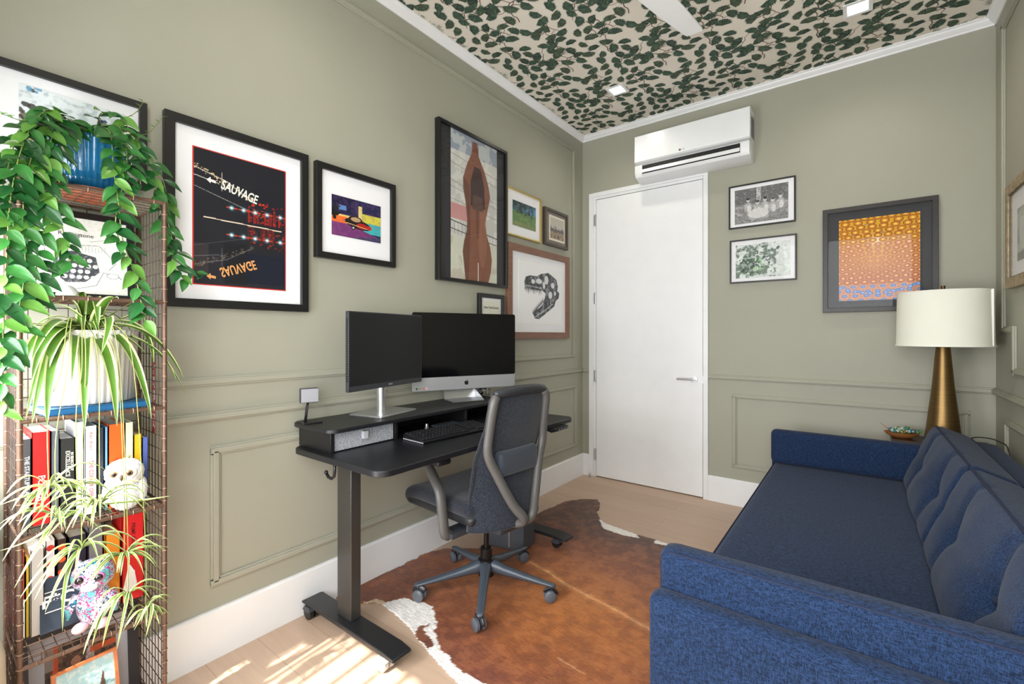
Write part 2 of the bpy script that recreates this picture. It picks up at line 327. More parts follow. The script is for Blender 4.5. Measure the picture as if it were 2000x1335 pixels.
def strip(b, ax, fixed, d, a0, a1, z0, z1, dirn=1):
    """Moulding strip on a wall. ax 'x': wall plane x=fixed, runs along y; stepped profile."""
    for k, (t, e) in enumerate(((d * .55, 0), (d, .22))):
        h = z1 - z0; ee = e * min(h, a1 - a0)
        lo = (fixed, a0, z0 + (ee if h <= a1 - a0 else 0)); hi = (fixed + dirn * t, a1, z1 - (ee if h <= a1 - a0 else 0))
        if h > a1 - a0: lo = (fixed, a0 + ee, z0); hi = (fixed + dirn * t, a1 - ee, z1)
        if ax == 'y': lo = (lo[1], lo[0], lo[2]); hi = (hi[1], hi[0], hi[2])
        b.box(tuple(map(min, lo, hi)), tuple(map(max, lo, hi)))
def panel(b, ax, fixed, d, a0, a1, z0, z1, wd, dirn):
    strip(b, ax, fixed, d, a0, a1, z0, z0 + wd, dirn); strip(b, ax, fixed, d, a0, a1, z1 - wd, z1, dirn)
    strip(b, ax, fixed, d, a0, a0 + wd, z0 + wd * .5, z1 - wd * .5, dirn); strip(b, ax, fixed, d, a1 - wd, a1, z0 + wd * .5, z1 - wd * .5, dirn)
b = MB(); panel(b, 'x', 0, .016, -3.95, -.155, 1.067, 2.917, .036, 1); panel(b, 'x', 0, .016, -3.017, -.122, .278, .830, .036, 1); strip(b, 'x', 0, .022, RY, 0, .930, .966, 1)
struct('trim_1', b, WALLP, bevel=.003)
b = MB(); panel(b, 'y', 0, .016, 1.258, 2.53, .278, .830, .034, -1); strip(b, 'y', 0, .022, 0, .074, .930, .966, -1); strip(b, 'y', 0, .022, 1.092, RX, .930, .966, -1)
struct('trim_2', b, WALLP, bevel=.003)
b = MB(); panel(b, 'x', RX, .016, -3.4, -.26, .278, .830, .034, -1); strip(b, 'x', RX, .022, RY, 0, .930, .966, -1)
strip(b, 'x', RX, .016, -.23, -.19, 1.30, 2.917, -1); strip(b, 'x', RX, .016, -.43, -.19, 1.275, 1.311, -1); strip(b, 'x', RX, .016, -.446, -.41, 1.067, 1.311, -1); strip(b, 'x', RX, .016, -3.9, -.41, 1.067, 1.103, -1); strip(b, 'x', RX, .016, -3.9, -.19, 2.881, 2.917, -1)
struct('trim_3', b, WALLP, bevel=.003)
cp = [(0, 3.021), (.007, 3.021), (.012, 3.03), (.020, 3.036), (.031, 3.046), (.037, 3.056), (.046, 3.059), (.046, HC), (0, HC)]
b = MB(); b.prism([(x, z) for x, z in cp], RY, 0, ax='y'); struct('trim_4', b, WHITE)
b = MB(); b.prism([(RX - x, z) for x, z in cp], RY, 0, ax='y'); struct('trim_5', b, WHITE)
b = MB(); b.prism([(-x, z) for x, z in cp], 0, RX, ax='x'); struct('trim_6', b, WHITE)
bb = [(0, 0), (.018, 0), (.018, .183), (.012, .191), (0, .191)]
struct('baseboard_left', MB().prism(bb, RY, 0, ax='y'), WHITE)
struct('baseboard_right', MB().prism([(RX - x, z) for x, z in bb], RY, 0, ax='y'), WHITE)
b = MB(); b.prism([(-x, z) for x, z in bb], .018, .074, ax='x'); b.prism([(-x, z) for x, z in bb], 1.092, RX - .018, ax='x'); struct('baseboard_back', b, WHITE)
# door
b = MB(); b.box((.074, -.02, 0), (.115, .0, 2.535)); b.box((1.056, -.02, 0), (1.092, .0, 2.535)); b.box((.115, -.02, 2.50), (1.056, 0, 2.535))
b.box((.115, -.008, 0), (.137, .1, 2.50)); b.box((1.052, -.004, 0), (1.056, .1, 2.50)); b.box((.137, -.008, 2.478), (1.052, .1, 2.50))
struct('trim_7', b, WHITE, bevel=.002)
door = struct('door_1', MB().box((.140, -.002, .008), (1.049, .038, 2.474)), M('white_door_paint', (240, 241, 242), .38), bevel=.0015)
for z in (2.293, 1.595, .900, .200):
    b = MB(); b.cyl((.137, -.012, z - .052), (.137, -.012, z + .052), .007, 10); b.box((.118, -.0095, z - .05), (.137, -.007, z + .05)); obj('hinge', b, SILVER, door, smooth='a')
b = MB(); b.cyl((.985, -.002, .92), (.985, -.012, .92), .027, 28); b.cyl((.985, -.012, .92), (.985, -.05, .92), .010, 14); b.tube([(.993, -.05, .92), (.93, -.052, .921), (.865, -.05, .92)], [.0095, .0085, .0075], 10)
obj('door_handle', b, SILVER, door, smooth='a')
b = MB(); b.box((1.049, -.004, .89), (1.057, -.0015, .95)); obj('strike_plate', b, SILVER, door)
b = MB(); b.lathe([(.012, 0), (.012, .03), (.009, .033), (.009, .044), (.006, .048)], 16, c=(.107, -.066, 0))
tag(obj('door_stop', b, CHROME, smooth='a'), 'small chrome floor door stop beside the hinge side of the white door', 'door stop')
# recessed lights, fan
GLOW = M('warm_lit_lens', (255, 250, 240), .4, emit=9)
for k, (x, y) in enumerate(((.604, -.585), (2.012, -.575), (.604, -2.75), (2.012, -2.75))):
    t = thing('recessed_light', ['square recessed ceiling light near the door end, above the wall of framed prints', 'square recessed ceiling light near the far end, above the sofa side', 'square recessed ceiling light over the desk, beyond the top edge of the picture', 'square recessed ceiling light over the sofa, beyond the top edge of the picture'][k], 'ceiling light', (x, y, HC), group='square recessed ceiling lights')
    b = MB(); a, c = .066, .046
    for s in ((-a, -a, a, -c), (-a, c, a, a), (-a, -c, -c, c), (c, -c, a, c)): b.box((s[0], s[1], -.006), (s[2], s[3], -.0015))
    obj('trim_ring', b, WHITE, t); obj('lens', MB().box((-c, -c, -.004), (c, c, -.0018)), GLOW, t)
    l = light('recessed_lamp', 'SPOT', (x, y, HC - .012), 14, (1, .93, .82), spot_size=R(150), spot_blend=.9, shadow_soft_size=.045)
t = thing('ceiling_fan', 'white three-blade ceiling fan, one long tapered blade in view', 'ceiling fan', (1.178, -2.174, HC))
b = MB(); b.lathe([(.07, 0), (.07, -.03), (.018, -.06), (.018, -.20), (.09, -.22), (.105, -.28), (.08, -.33), (.02, -.345)], 32); obj('motor_housing', b, WHITE, t, smooth='a')
for k in range(3):
    b = MB(); a = R(78.6) + k * 2 * PI / 3; mt = Matrix.Rotation(a, 4, 'Z') @ Matrix.Translation((0, 0, -.262)) @ Matrix.Rotation(R(8), 4, 'X')
    L = [(.09, .040), (.16, .066), (.36, .072), (.66, .063), (.86, .049), (.885, .042)]; vs = []
    for z in (-.005, .005):
        vs += [mt @ Vector((x, wd, z)) for x, wd in L] + [mt @ Vector((x, -wd, z)) for x, wd in reversed(L)]
    n = 12; b.add(vs, [tuple(range(n))[::-1], tuple(range(n, 2 * n))] + [(i, (i + 1) % n, n + (i + 1) % n, n + i) for i in range(n)]); obj('blade', b, WHITE, t, bevel=.003)
# ================================================================== AIR CONDITIONER
t = thing('air_conditioner', 'white wall-mounted split air conditioner with open louvre above the door', 'air conditioner', (.573, 0, 2.515))
WG = M('white_gloss_plastic', (240, 242, 243), .22); AW = .835
b = MB(); b.prism([(0, .0), (0, .325), (-.165, .325), (-.178, .13), (-.172, .085), (-.12, .055), (-.115, .03), (-.10, .012), (-.06, 0)], .012, AW, ax='x')
obj('body', b, M('white_plastic_housing', (232, 234, 235), .35), t, bevel=.004)
b = MB(); b.prism([(-.166, .352), (-.188, .345), (-.192, .138), (-.178, .130), (-.166, .14)], 0, AW + .004, ax='x'); b.box((0, -.166, .325), (AW + .004, -.02, .352)); obj('front_panel', b, WG, t, bevel=.003)
b = MB(); b.box((.0, -.181, .112), (AW + .002, -.166, .128)); obj('grey_strip', b, M('light_grey_strip', (168, 170, 172), .3), t)
b = MB(); b.prism([(-.183, .112), (-.185, .05), (-.165, .018), (-.11, .0), (-.06, -.004), (-.06, .01), (-.1, .02), (-.15, .035), (-.172, .056), (-.172, .112)], 0, .06, ax='x')
b.prism([(-.183, .112), (-.185, .05), (-.165, .018), (-.11, .0), (-.06, -.004), (-.06, .01), (-.1, .02), (-.15, .035), (-.172, .056), (-.172, .112)], AW - .06, AW, ax='x')
b.prism([(-.178, .042), (-.165, .018), (-.11, 0), (-.06, -.004), (-.06, .01), (-.14, .03)], .06, AW - .06, ax='x'); obj('lower_housing', b, M('white_plastic_housing', (232, 234, 235), .35), t, bevel=.003)
b = MB(); b.box((.06, -.175, .048), (AW - .06, -.12, .112)); obj('air_outlet', b, M('dark_outlet', (22, 22, 24), .5), t)
b = MB()
for i in range(18): x = .08 + i * .04; b.box((x, -.178, .07), (x + .003, -.172, .108))
obj('vane', b, M('dark_vanes', (38, 38, 40), .5), t)['kind'] = 'stuff'
b = MB(); b.prism([(-.186, .074), (-.194, .048), (-.188, .044), (-.178, .070)], .062, AW - .062, ax='x'); obj('louver', b, WG, t, bevel=.002)
b = MB()
for i in range(9): b.box((AW + .001, -.12 + i * .010, .16), (AW + .004, -.115 + i * .010, .30))
obj('side_grille', b, M('grey_grille', (120, 121, 120), .5), t)
b = MB(); b.cyl((.36, -.190, .156), (.36, -.1932, .156), .0085, 20); obj('logo_disc', b, M('logo_grey_red', (120, 92, 96), .4), t); text('logo_lettering', 'LG', .016, M('logo_grey', (140, 141, 143), .4), t, (.386, -.1930, .156), FRONT)
# ================================================================== PICTURES
def picture(name, label, wall, a0, a1, z0, z1, fw, fd, fmat, mat=MATB, art=None, am=None, glass=True, lip=None, lipc=None, off=.003, group=None, matd=None):
    """wall 'L': a runs along y; 'B': along x; 'R': along -y. am = print margins (left, right, bottom, top) from the outer edge."""
    W, H = a1 - a0, z1 - z0
    loc, rz = {'L': ((off, a0, z0), R(90)), 'B': ((a0, -off, z0), 0), 'R': ((RX - off, -a0, z0), R(-90))}[wall]
    t = thing(name, label, 'picture', loc, rz, group)
    b = MB(); b.prism([(0, 0), (W, 0), (W - fw, fw), (fw, fw)], -fd, 0, ax='y'); b.prism([(W, 0), (W, H), (W - fw, H - fw), (W - fw, fw)], -fd, 0, ax='y'); b.prism([(W, H), (0, H), (fw, H - fw), (W - fw, H - fw)], -fd, 0, ax='y'); b.prism([(0, H), (0, 0), (fw, fw), (fw, H - fw)], -fd, 0, ax='y')
    obj('frame', b, fmat, t, bevel=.0015)
    if lip: b = MB(); q = fw - .001; [b.box(p0, p1) for p0, p1 in (((q, -fd * .8, q), (W - q, -fd * .6, q + lip)), ((q, -fd * .8, H - q - lip), (W - q, -fd * .6, H - q)), ((q, -fd * .8, q), (q + lip, -fd * .6, H - q)), ((W - q - lip, -fd * .8, q), (W - q, -fd * .6, H - q)))]; obj('inner_lip', b, lipc, t)
    y = -fd * .45
    obj('mat_board', MB().box((fw, y, fw), (W - fw, -.001, H - fw)), mat, t)
    if am:
        l, r, bo, to = am; c = art(W - l - r, H - bo - to)
        if matd: obj('inner_mat', MB().box((l - matd[0], y - .0015, bo - matd[0]), (W - r + matd[0], y, H - to + matd[0])), matd[1], t)
        c.mesh('print', t, (l, y - .0025, bo))
    if glass: obj('glass', MB().add([(fw, -fd * .72, fw), (W - fw, -fd * .72, fw), (W - fw, -fd * .72, H - fw), (fw, -fd * .72, H - fw)], [(0, 1, 2, 3)]), GLASS, t, fixn=False)
    return t
FB = M('black_wood_frame', (20, 20, 21), .38, var=.05)
def a_garden(w, h):
    c = Cv(w, h, 500, (222, 230, 232)); n = c.noise(9, 2); n2 = c.noise(22, 5)
    c.put(np.clip((n2 - .5) * 5, 0, 1), (184, 196, 200)); c.put((n2 > .53) & (c.Y < .62 + .2 * (n - .5)), (96, 92, 70), .8); c.put((n2 > .56) & (c.Y < .45), (176, 178, 96), .7)
    c.splat(60, 0, 0, 1, .55, .02, [(60, 70, 60), (214, 220, 170), (90, 130, 160), (230, 225, 200), (40, 44, 50)], .8, 4)
    c.splat(18, .0, .3, .25, 1, .035, [(60, 62, 64), (90, 150, 190), (48, 46, 42)], .8, 7); c.splat(24, .7, .0, 1, .8, .03, [(40, 60, 100), (30, 34, 44), (210, 215, 220), (52, 100, 150)], .85, 9); return c
picture('framed_print', 'wide black-framed wintry garden print behind the trailing plant on the shelf', 'L', -3.96, -3.222, 1.775, 2.077, .022, .028, FB, am=(.430, .059, .05, .057), art=a_garden)
def a_neon(w, h):
    c = Cv(w, h, 480, (24, 25, 34)); n = c.noise(14, 3); rg = random.Random(5)
    c.put(c.Y < .5, (26, 27, 34), .8); c.rect(0, 0, .985, .25, (34, 35, 44), .7); c.rect(.3, .02, .55, .33, (16, 17, 24), .8); c.rect(.55, .03, 1, .27, (14, 20, 40), .8); c.rect(.0, .07, .14, .3, (72, 62, 60), .5)
    for s, al in ((1, 1), (-1, .35)):
        f = lambda x, y: (x, .5 + s * (y - .5))
        c.line([f(0, .86), f(.33, .80), f(.62, .68)], .008, (214, 206, 190), al); c.line([f(0, .80), f(.25, .77)], .006, (230, 225, 215), al); c.line([f(0, .72), f(.7, .585)], .004, (220, 216, 206), al * .8); c.line([f(.28, .86), f(.28, .72)], .005, (200, 190, 170), al); c.line([f(.07, .82), f(.07, .74)], .005, (200, 190, 170), al)
        for i in range(70): x = rg.uniform(0, .62); y = .87 - x * .3 + rg.uniform(-.02, .02); c.rect(x, .5 + s * (y - .5), x + rg.uniform(.005, .02), .5 + s * (y - .5) + .006, (226, 196, 150), al)
        for i in range(60): x = rg.uniform(.55, 1); y = rg.uniform(.52, .68); yy = .5 + s * (y - .5); c.rect(x, yy, x + rg.uniform(.006, .03), yy + rg.uniform(.004, .02), rg.choice(((190, 34, 20), (226, 60, 24), (150, 20, 18))), .85 if s > 0 else .5)
        for i in range(14): x = rg.uniform(.55, 1); c.line([(x, .5 + s * .02), (x, .5 + s * .12)], .014, (170, 28, 18), .7 if s > 0 else .35)
        for k, x in enumerate((.38, .51, .64, .78, .94)):
            y = .5 + s * (.105 - .0 * k); c.line([(x - .05, y), (x + .06, y)], .010, (220, 60, 30), .9); c.glow(x, y, .035, (120, 220, 240), .9); c.glow(x, y, .02, (255, 255, 255))
    c.line([(.1, .50), (.95, .488)], .011, (236, 214, 190)); return c
t = picture('framed_print', 'large black-framed night photograph with a lit sign mirrored upside down, red inner border', 'L', -3.172, -2.632, 1.37, 2.081, .032, .030, FB, am=(.094, .101, .092, .103), art=a_neon, matd=(.004, M('red_inner_mat', (200, 44, 32), .6)))
LW = M('sign_white', (240, 238, 228), .6); LO = M('sign_amber', (226, 160, 96), .6)
# print plane local: x .094..,  z .092.. ; W=.345 H=.516
text('sign_lettering', 'SAUVAGE', .052, LW, t, (.256, -.0175, .472), (R(90), R(14), 0), sx=.62, bold=.0010)
text('mirrored_lettering', 'SAUVAGE', .052, LO, t, (.250, -.0175, .166), (R(90) + PI, R(-20), 0), sx=.62, bold=.001)
for z, mm in ((.495, LW), (.123, LO)): b = MB(); b.prism([(.136, z), (.150, z + .013), (.150, z + .005), (.168, z + .002), (.168, z - .008), (.150, z - .005), (.150, z - .012)], -.0177, -.0172, ax='y'); obj('sign_arrow', b, mm, t)
def a_car(w, h):
    c = Cv(w, h, 560, (34, 34, 74)); c.rect(0, .62, .45, 1, (24, 24, 60)); c.rect(0, .30, 1, .55, (226, 190, 120)); c.rect(.55, .42, 1, .68, (206, 200, 70)); c.rect(.62, .18, 1, .46, (60, 178, 180)); c.rect(0, .28, .3, .50, (232, 110, 40)); c.rect(.52, .5, .60, .86, (216, 200, 130)); c.rect(.14, .66, .28, .78, (90, 130, 190))
    c.poly([(0, 0), (1, 0), (1, .10), (.35, .34), (0, .34)], (112, 52, 110)); c.poly([(.35, 0), (1, 0), (1, .14)], (60, 60, 90)); c.put(c.noise(18, 1) > .56, (150, 90, 130), .25)
    c.splat(16, 0, .45, .16, .75, .03, [(18, 20, 20), (30, 34, 26)], 1, 2)
    c.ell(.52, .38, .27, .085, (26, 16, 20), rot=-.12); c.ell(.46, .49, .14, .06, (40, 26, 30)); c.ell(.47, .49, .10, .04, (180, 150, 110)); c.ell(.60, .35, .12, .05, (170, 34, 26)); c.ell(.75, .34, .05, .04, (190, 40, 30)); c.ell(.42, .27, .038, .038, (12, 12, 14)); c.ell(.42, .27, .018, .018, (200, 200, 205)); c.line([(.28, .37), (.7, .30)], .012, (214, 180, 120)); return c
picture('framed_print', 'black-framed night photograph of a dark vintage car, middle of the wall', 'L', -2.594, -2.142, 1.628, 2.072, .028, .030, FB, am=(.083, .089, .118, .133), art=a_car)
def a_figure(w, h):
    c = Cv(w, h, 420, (205, 205, 198)); c.rect(0, .86, 1, 1, (150, 160, 172)); c.rect(0, .3, 1, .78, (196, 196, 190)); n = c.noise(8, 3); c.put(n > .55, (226, 226, 218), .5)
    for y in (.80, .74, .62, .58, .5): c.line([(0, y + .03), (1, y - .03)], .01, (140, 120, 120), .7)
    c.rect(0, .40, .38, .50, (196, 130, 130), .8); c.line([(0, .385), (1, .33)], .014, (60, 60, 64)); c.line([(0, .33), (1, .28)], .012, (70, 70, 74))
    for i in range(14): c.line([(i * .075, .385 - i * .004), (i * .075, .30 - i * .004)], .006, (90, 90, 92))
    c.rect(0, 0, 1, .28, (204, 206, 186), .7); sk, sd, sh = (132, 88, 70), (84, 54, 44), (172, 126, 102)
    body = [(.30, 0), (.27, .10), (.24, .19), (.27, .26), (.33, .34), (.34, .42), (.30, .54), (.25, .62), (.25, .70), (.33, .80), (.42, .88), (.46, .97), (.54, .97), (.58, .88), (.70, .80), (.80, .70), (.84, .62), (.78, .52), (.72, .42), (.76, .34), (.84, .26), (.88, .17), (.86, .08), (.80, 0)]
    c.poly(body, sk); c.poly([(x * .9 + .02, y) for x, y in body[:9]] + [(.38, .66), (.40, .3), (.36, 0)], sd, .45); c.ell(.66, .34, .10, .5, sh, .35); c.ell(.56, .46, .04, .34, sd, .4); c.poly([(.40, .52), (.72, .52), (.70, .68), (.62, .80), (.48, .80), (.40, .68)], (70, 52, 50)); c.poly([(.44, .5), (.68, .5), (.66, .60), (.46, .60)], (96, 72, 66))
    for k in range(7): c.line([(.43 + k * .022, .97), (.45 + k * .02, .90)], .010, (110, 60, 50))
    c.line([(.57, 0), (.57, .13)], .014, (230, 226, 210)); c.line([(.57, .13), (.57, .24)], .008, sd, .6); c.put((c.noise(5, 8) > .58) & (c.Y < .28), (130, 84, 66), .15); return c
picture('framed_print', 'tall black-framed photograph of a figure seen from behind with raised arms', 'L', -1.832, -1.168, 1.596, 2.561, .020, .035, M('black_gloss_frame', (20, 20, 21), .3), mat=M('black_mat_board', (46, 46, 48), .7), am=(.115, .10, .024, .012), art=a_figure)
def a_meadow(w, h):
    c = Cv(w, h, 560, (96, 130, 78)); n = c.noise(12, 2); c.put(c.Y > .62, (70, 104, 120)); c.put((n > .5) & (c.Y > .55), (44, 62, 56)); c.put((n > .55) & (c.Y < .5), (120, 146, 84)); c.rect(0, 0, 1, .18, (150, 140, 96), .5); c.splat(20, .5, .5, 1, .95, .05, [(90, 150, 200), (50, 60, 60)], .8, 3); return c
picture('framed_print', 'gold-framed green meadow photograph beside the tall black frame', 'L', -1.153, -.716, 1.988, 2.331, .010, .022, M('gold_metal_frame', (196, 170, 96), .3, metal=.85), am=(.073, .066, .080, .080), art=a_meadow)
def a_small(w, h):
    c = Cv(w, h, 600, (190, 186, 172)); c.put(c.Y < .5 + .25 * (c.noise(6, 2) - .5), (110, 104, 104)); c.put(c.Y < .35, (160, 140, 110)); c.put((c.noise(14, 1) > .56) & (c.Y < .6), (70, 66, 78), .6); return c
picture('framed_print', 'smallest print high on the wall, dark wooden frame with brown mat', 'L', -.665, -.303, 1.993, 2.292, .022, .024, M('dark_brown_frame', (72, 62, 52), .45, var=.1), mat=M('taupe_mat_board', (122, 112, 104), .8), am=(.092, .058, .065, .062), art=a_small, matd=(.016, M('cream_inner_mat', (226, 220, 200), .7)))
def a_skull(w, h):
    c = Cv(w, h, 700, (243, 243, 244)); g = (92, 96, 100); d = (58, 60, 64); wt = (232, 233, 235)
    c.poly([(.10, .66), (.13, .76), (.24, .80), (.38, .80), (.50, .86), (.60, .88), (.66, .90), (.76, .86), (.88, .80), (.92, .68), (.90, .60), (.96, .55), (.94, .46), (.86, .40), (.82, .30), (.70, .22), (.58, .14), (.44, .05), (.34, .06), (.30, .14), (.36, .20), (.46, .26), (.54, .34), (.58, .44), (.60, .52), (.52, .56), (.42, .56), (.28, .56), (.12, .58)], g)
    n = c.noise(26, 4); m = (c.a[..., 0] < 150); c.put(m & (n > .52), d); c.put(m & (n < .40), (150, 153, 156), .8)
    for x, y, rx, ry in ((.44, .72, .07, .035), (.62, .76, .05, .06), (.78, .68, .045, .04), (.30, .70, .04, .03), (.72, .50, .05, .05), (.84, .54, .03, .03), (.56, .66, .03, .05)): c.ell(x, y, rx, ry, wt, .95)
    for k in range(11): x = .12 + k * .036; L = .07 + .05 * math.sin(k * 2.3) ** 2; c.poly([(x - .014, .58), (x + .014, .58), (x + .004, .58 - L)], d)
    for k in range(10): x = .30 + k * .026; y = .15 + k * .024; c.poly([(x - .012, y - .02), (x + .016, y), (x - .006, y + .075)], d)
    c.line([(.34, .08), (.56, .20), (.78, .34)], .012, wt, .8); c.line([(.14, .62), (.5, .60)], .010, wt, .7); return c
t = picture('framed_print', 'walnut-framed drawing of a fanged dinosaur skull right of the computer screens', 'L', -1.148, -.287, 1.238, 1.932, .050, .028, M('walnut_frame', (122, 84, 62), .42, var=.15, vscale=12, vstretch=(1, 1, 8)), am=(.150, .125, .13, .12), art=a_skull, matd=(.012, PAPER))
def a_dip(w, h):
    c = Cv(w, h, 500, (222, 222, 206)); c.ell(.5, .55, .12, .12, (190, 190, 170)); c.ell(.5, .55, .05, .05, (90, 90, 84)); [c.line([(.15, y), (.85, y)], .008, (150, 150, 140)) for y in (.18, .26, .34)]; return c
t = picture('framed_certificate', 'small black-framed certificate partly behind the aluminium computer', 'L', -1.455, -1.185, 1.185, 1.545, .028, .022, FB, am=(.045, .045, .045, .045), art=a_dip)
text('heading_lettering', 'New York Society', .022, BLACK, t, (.135, -.0135, .268), FRONT, sx=.95)
def a_family(w, h):
    c = Cv(w, h, 480, (150, 150, 150)); n = c.noise(10, 2); n2 = c.noise(30, 3); c.put(c.Y > .55, (96, 96, 96), .8); c.rect(.42, .6, .50, 1, (200, 200, 198)); c.put((n2 > .5) & (c.Y > .5), (60, 60, 60), .6); c.put((n2 > .48) & (c.Y < .45), (84, 84, 84), .8); c.put((n > .55) & (c.Y < .35), (190, 190, 190), .6)
    for x, y in ((.26, .66), (.44, .56), (.58, .62), (.72, .58), (.86, .66)):
        c.ell(x, y - .20, .075, .10, (168, 168, 168)); c.ell(x + .02, y - .24, .04, .08, (206, 206, 204)); c.ell(x, y, .034, .042, (200, 200, 198)); c.ell(x, y + .04, .036, .026, (50, 50, 50)); c.ell(x - .01, y, .005, .004, (60, 60, 60)); c.ell(x + .012, y, .005, .004, (60, 60, 60))
    c.ell(.45, .25, .20, .10, (206, 206, 204)); c.put((n2 > .56), (230, 230, 228), .35); return c
BT = M('thin_black_frame', (34, 34, 34), .35)
picture('framed_photograph', 'thin black-framed grey family photograph right of the door, the upper of two', 'B', 1.240, 1.667, 2.054, 2.371, .010, .02, BT, am=(.040, .044, .030, .035), art=a_family)
def a_leaves(w, h):
    c = Cv(w, h, 480, (196, 202, 198)); n = c.noise(9, 6); n2 = c.noise(26, 3); c.put(n2 > .5, (232, 238, 236), .8); c.put((n > .52) & (c.X < .75), (92, 108, 96), .8); c.splat(40, .1, .1, .5, .6, .04, [(74, 104, 74), (60, 78, 66), (150, 190, 140)], .8, 2); c.splat(26, .35, .4, .8, .95, .03, [(80, 90, 88), (110, 120, 118), (200, 210, 210)], .9, 8); c.splat(20, .5, 0, 1, .4, .03, [(220, 235, 225), (150, 176, 160)], .8, 3); c.ell(.22, .45, .10, .2, (70, 90, 76), .8); c.put(n2 < .42, (240, 246, 244), .5); return c
picture('framed_photograph', 'thin black-framed pale green leafy photograph, the lower of two beside the door', 'B', 1.247, 1.673, 1.650, 1.968, .010, .02, BT, am=(.040, .038, .034, .038), art=a_leaves)
def a_pattern(w, h):     # generic honeycomb pattern in orange, gold and blue
    c = Cv(w, h, 560, (196, 120, 70)); top = c.Y
    c.a = np.stack([200 + 20 * top, 120 + 50 * top ** 2 + 30 * (1 - top), 120 - 100 * top ** 1.5], -1)
    c.glow(.48, .55, .30, (236, 186, 120), .55); c.glow(.48, .72, .10, (255, 244, 210), .8); n = c.noise(30, 2); rg = random.Random(8)
    for j in range(19):
        y = j / 18; r = .034 + .046 * abs(y - .44) ** 1.1; nn = int(1 / (r * 2.6)); mid_ = .22 < y < .70
        for i in range(nn + 1):
            x = (i + (.5 if j % 2 else 0)) / nn; q = math.hypot(x - .48, (y - .5) * 1.1); al = .9 if not mid_ else min(.9, .40 + q * 1.4)
            if y < .20: o, mid, ii = (232, 164, 130), (104, 136, 196), (140, 176, 226)
            elif y > .70: o, mid, ii = (150, 76, 22), (222, 150, 34), (250, 220, 110)
            else: o, mid, ii = (158, 78, 58), (222, 150, 96), (248, 208, 150)
            c.ell(x, y, r * 1.1, r * .82, o, al); c.ell(x, y, r * .82, r * .58, mid, al); c.ell(x, y, r * .38, r * .26, ii, al)
            if y > .72 and (i + j) % 3 == 0: c.ell(x + r * 1.2, y + .03, .012, .012, (60, 60, 110)); c.ell(x + r * 1.2, y + .03, .005, .005, (220, 220, 240))
    for k in range(11): x = .02 + k * .096; c.ell(x, .10 - .10 * math.cos((x - .48) * 3) + .08, .034, .026, (100, 134, 196)); c.ell(x, .10 - .10 * math.cos((x - .48) * 3) + .08, .02, .014, (150, 186, 230))
    return c
picture('framed_artwork', 'square black-framed orange and blue honeycomb artwork with a wide dark mat above the lamp', 'B', 1.823, 2.393, 1.416, 2.098, .028, .032, M('black_carved_frame', (34, 27, 24), .4, var=.35, vscale=70), mat=M('charcoal_mat_board', (44, 44, 48), .6), am=(.088, .081, .073, .082), art=a_pattern, lip=.004, lipc=BLACK)
def a_grey(w, h):
    c = Cv(w, h, 400, (176, 180, 172)); c.put(c.noise(7, 2) > .5, (130, 138, 132), .7); c.rect(.1, .2, .5, .8, (206, 210, 204), .7); c.rect(0, 0, 1, .16, (110, 114, 104)); return c
picture('framed_print', 'print in a distressed gilt frame on the sofa wall, cut by the picture edge', 'R', .392, 1.15, 1.495, 2.003, .050, .03, M('distressed_gilt_frame', (158, 142, 112), .5, metal=.2, var=.35, vscale=45, bump=.6, bscale=90), am=(.155, .16, .12, .14), art=a_grey, lip=.006, lipc=M('dark_brass_lip', (88, 76, 54), .4))
# ================================================================== SOFT SHAPES
def softbox(b, lo, hi, r, n=(14, 14, 8), mi=0, mat=None, puff=None, dents=(), wrinkle=0, seed=0):
    lo, hi = Vector(lo), Vector(hi); c = (lo + hi) / 2; h = (hi - lo) / 2; vs = []; fs = []; base = 0
    def pt(u, v, ax, sg, au, av):
        p = [0, 0, 0]; p[ax] = sg; p[au] = math.sin(u * PI / 2); p[av] = math.sin(v * PI / 2)
        q = [p[i] * h[i] for i in range(3)]; inn = [max(-(h[i] - r), min(h[i] - r, q[i])) for i in range(3)]
        d = Vector([q[i] - inn[i] for i in range(3)]); 
        if d.length > 1e-9: q = Vector(inn) + d.normalized() * r
        q = Vector(q)
        if puff:
            ax2, am = puff; f = 1
            for i in range(3):
                if i != ax2: f *= max(0, 1 - (q[i] / h[i]) ** 2) ** .7
            s2 = q[ax2] / h[ax2]; q[ax2] += am * f * (1 if s2 > 0 else -1) * min(1, abs(s2) * 1.3)
            if wrinkle: q[ax2] += wrinkle * math.sin(q[(ax2 + 1) % 3] * 31 + seed + 2 * math.sin(q[(ax2 + 2) % 3] * 17)) * f
            for (da, db, sgn, dep, rad) in dents:
                if sgn * s2 > .3:
                    o1, o2 = [i for i in range(3) if i != ax2]; x1, x2 = q[o1] - da, q[o2] - db; dd = math.hypot(x1, x2)
                    k = dep * math.exp(-(dd / rad) ** 1.15) ; k += dep * .38 * math.exp(-(abs(x1) / (rad * .38)) ** 2) * math.exp(-(dd / (rad * 3.2)) ** 2) + dep * .25 * math.exp(-(abs(x2) / (rad * .4)) ** 2) * math.exp(-(dd / (rad * 3)) ** 2); q[ax2] -= sgn * k
        return q + c
    for ax, sg in ((0, 1), (0, -1), (1, 1), (1, -1), (2, 1), (2, -1)):
        au, av = [i for i in range(3) if i != ax]; nu, nv = n[au], n[av]; st = len(vs)
        for i in range(nu + 1):
            for j in range(nv + 1): vs.append(pt(-1 + 2 * i / nu, -1 + 2 * j / nv, ax, sg, au, av))
        for i in range(nu):
            for j in range(nv): a = st + i * (nv + 1) + j; fs.append((a, a + 1, a + nv + 2, a + nv + 1))
    if mat: vs = [mat @ v for v in vs]
    return b.add(vs, fs, mi)
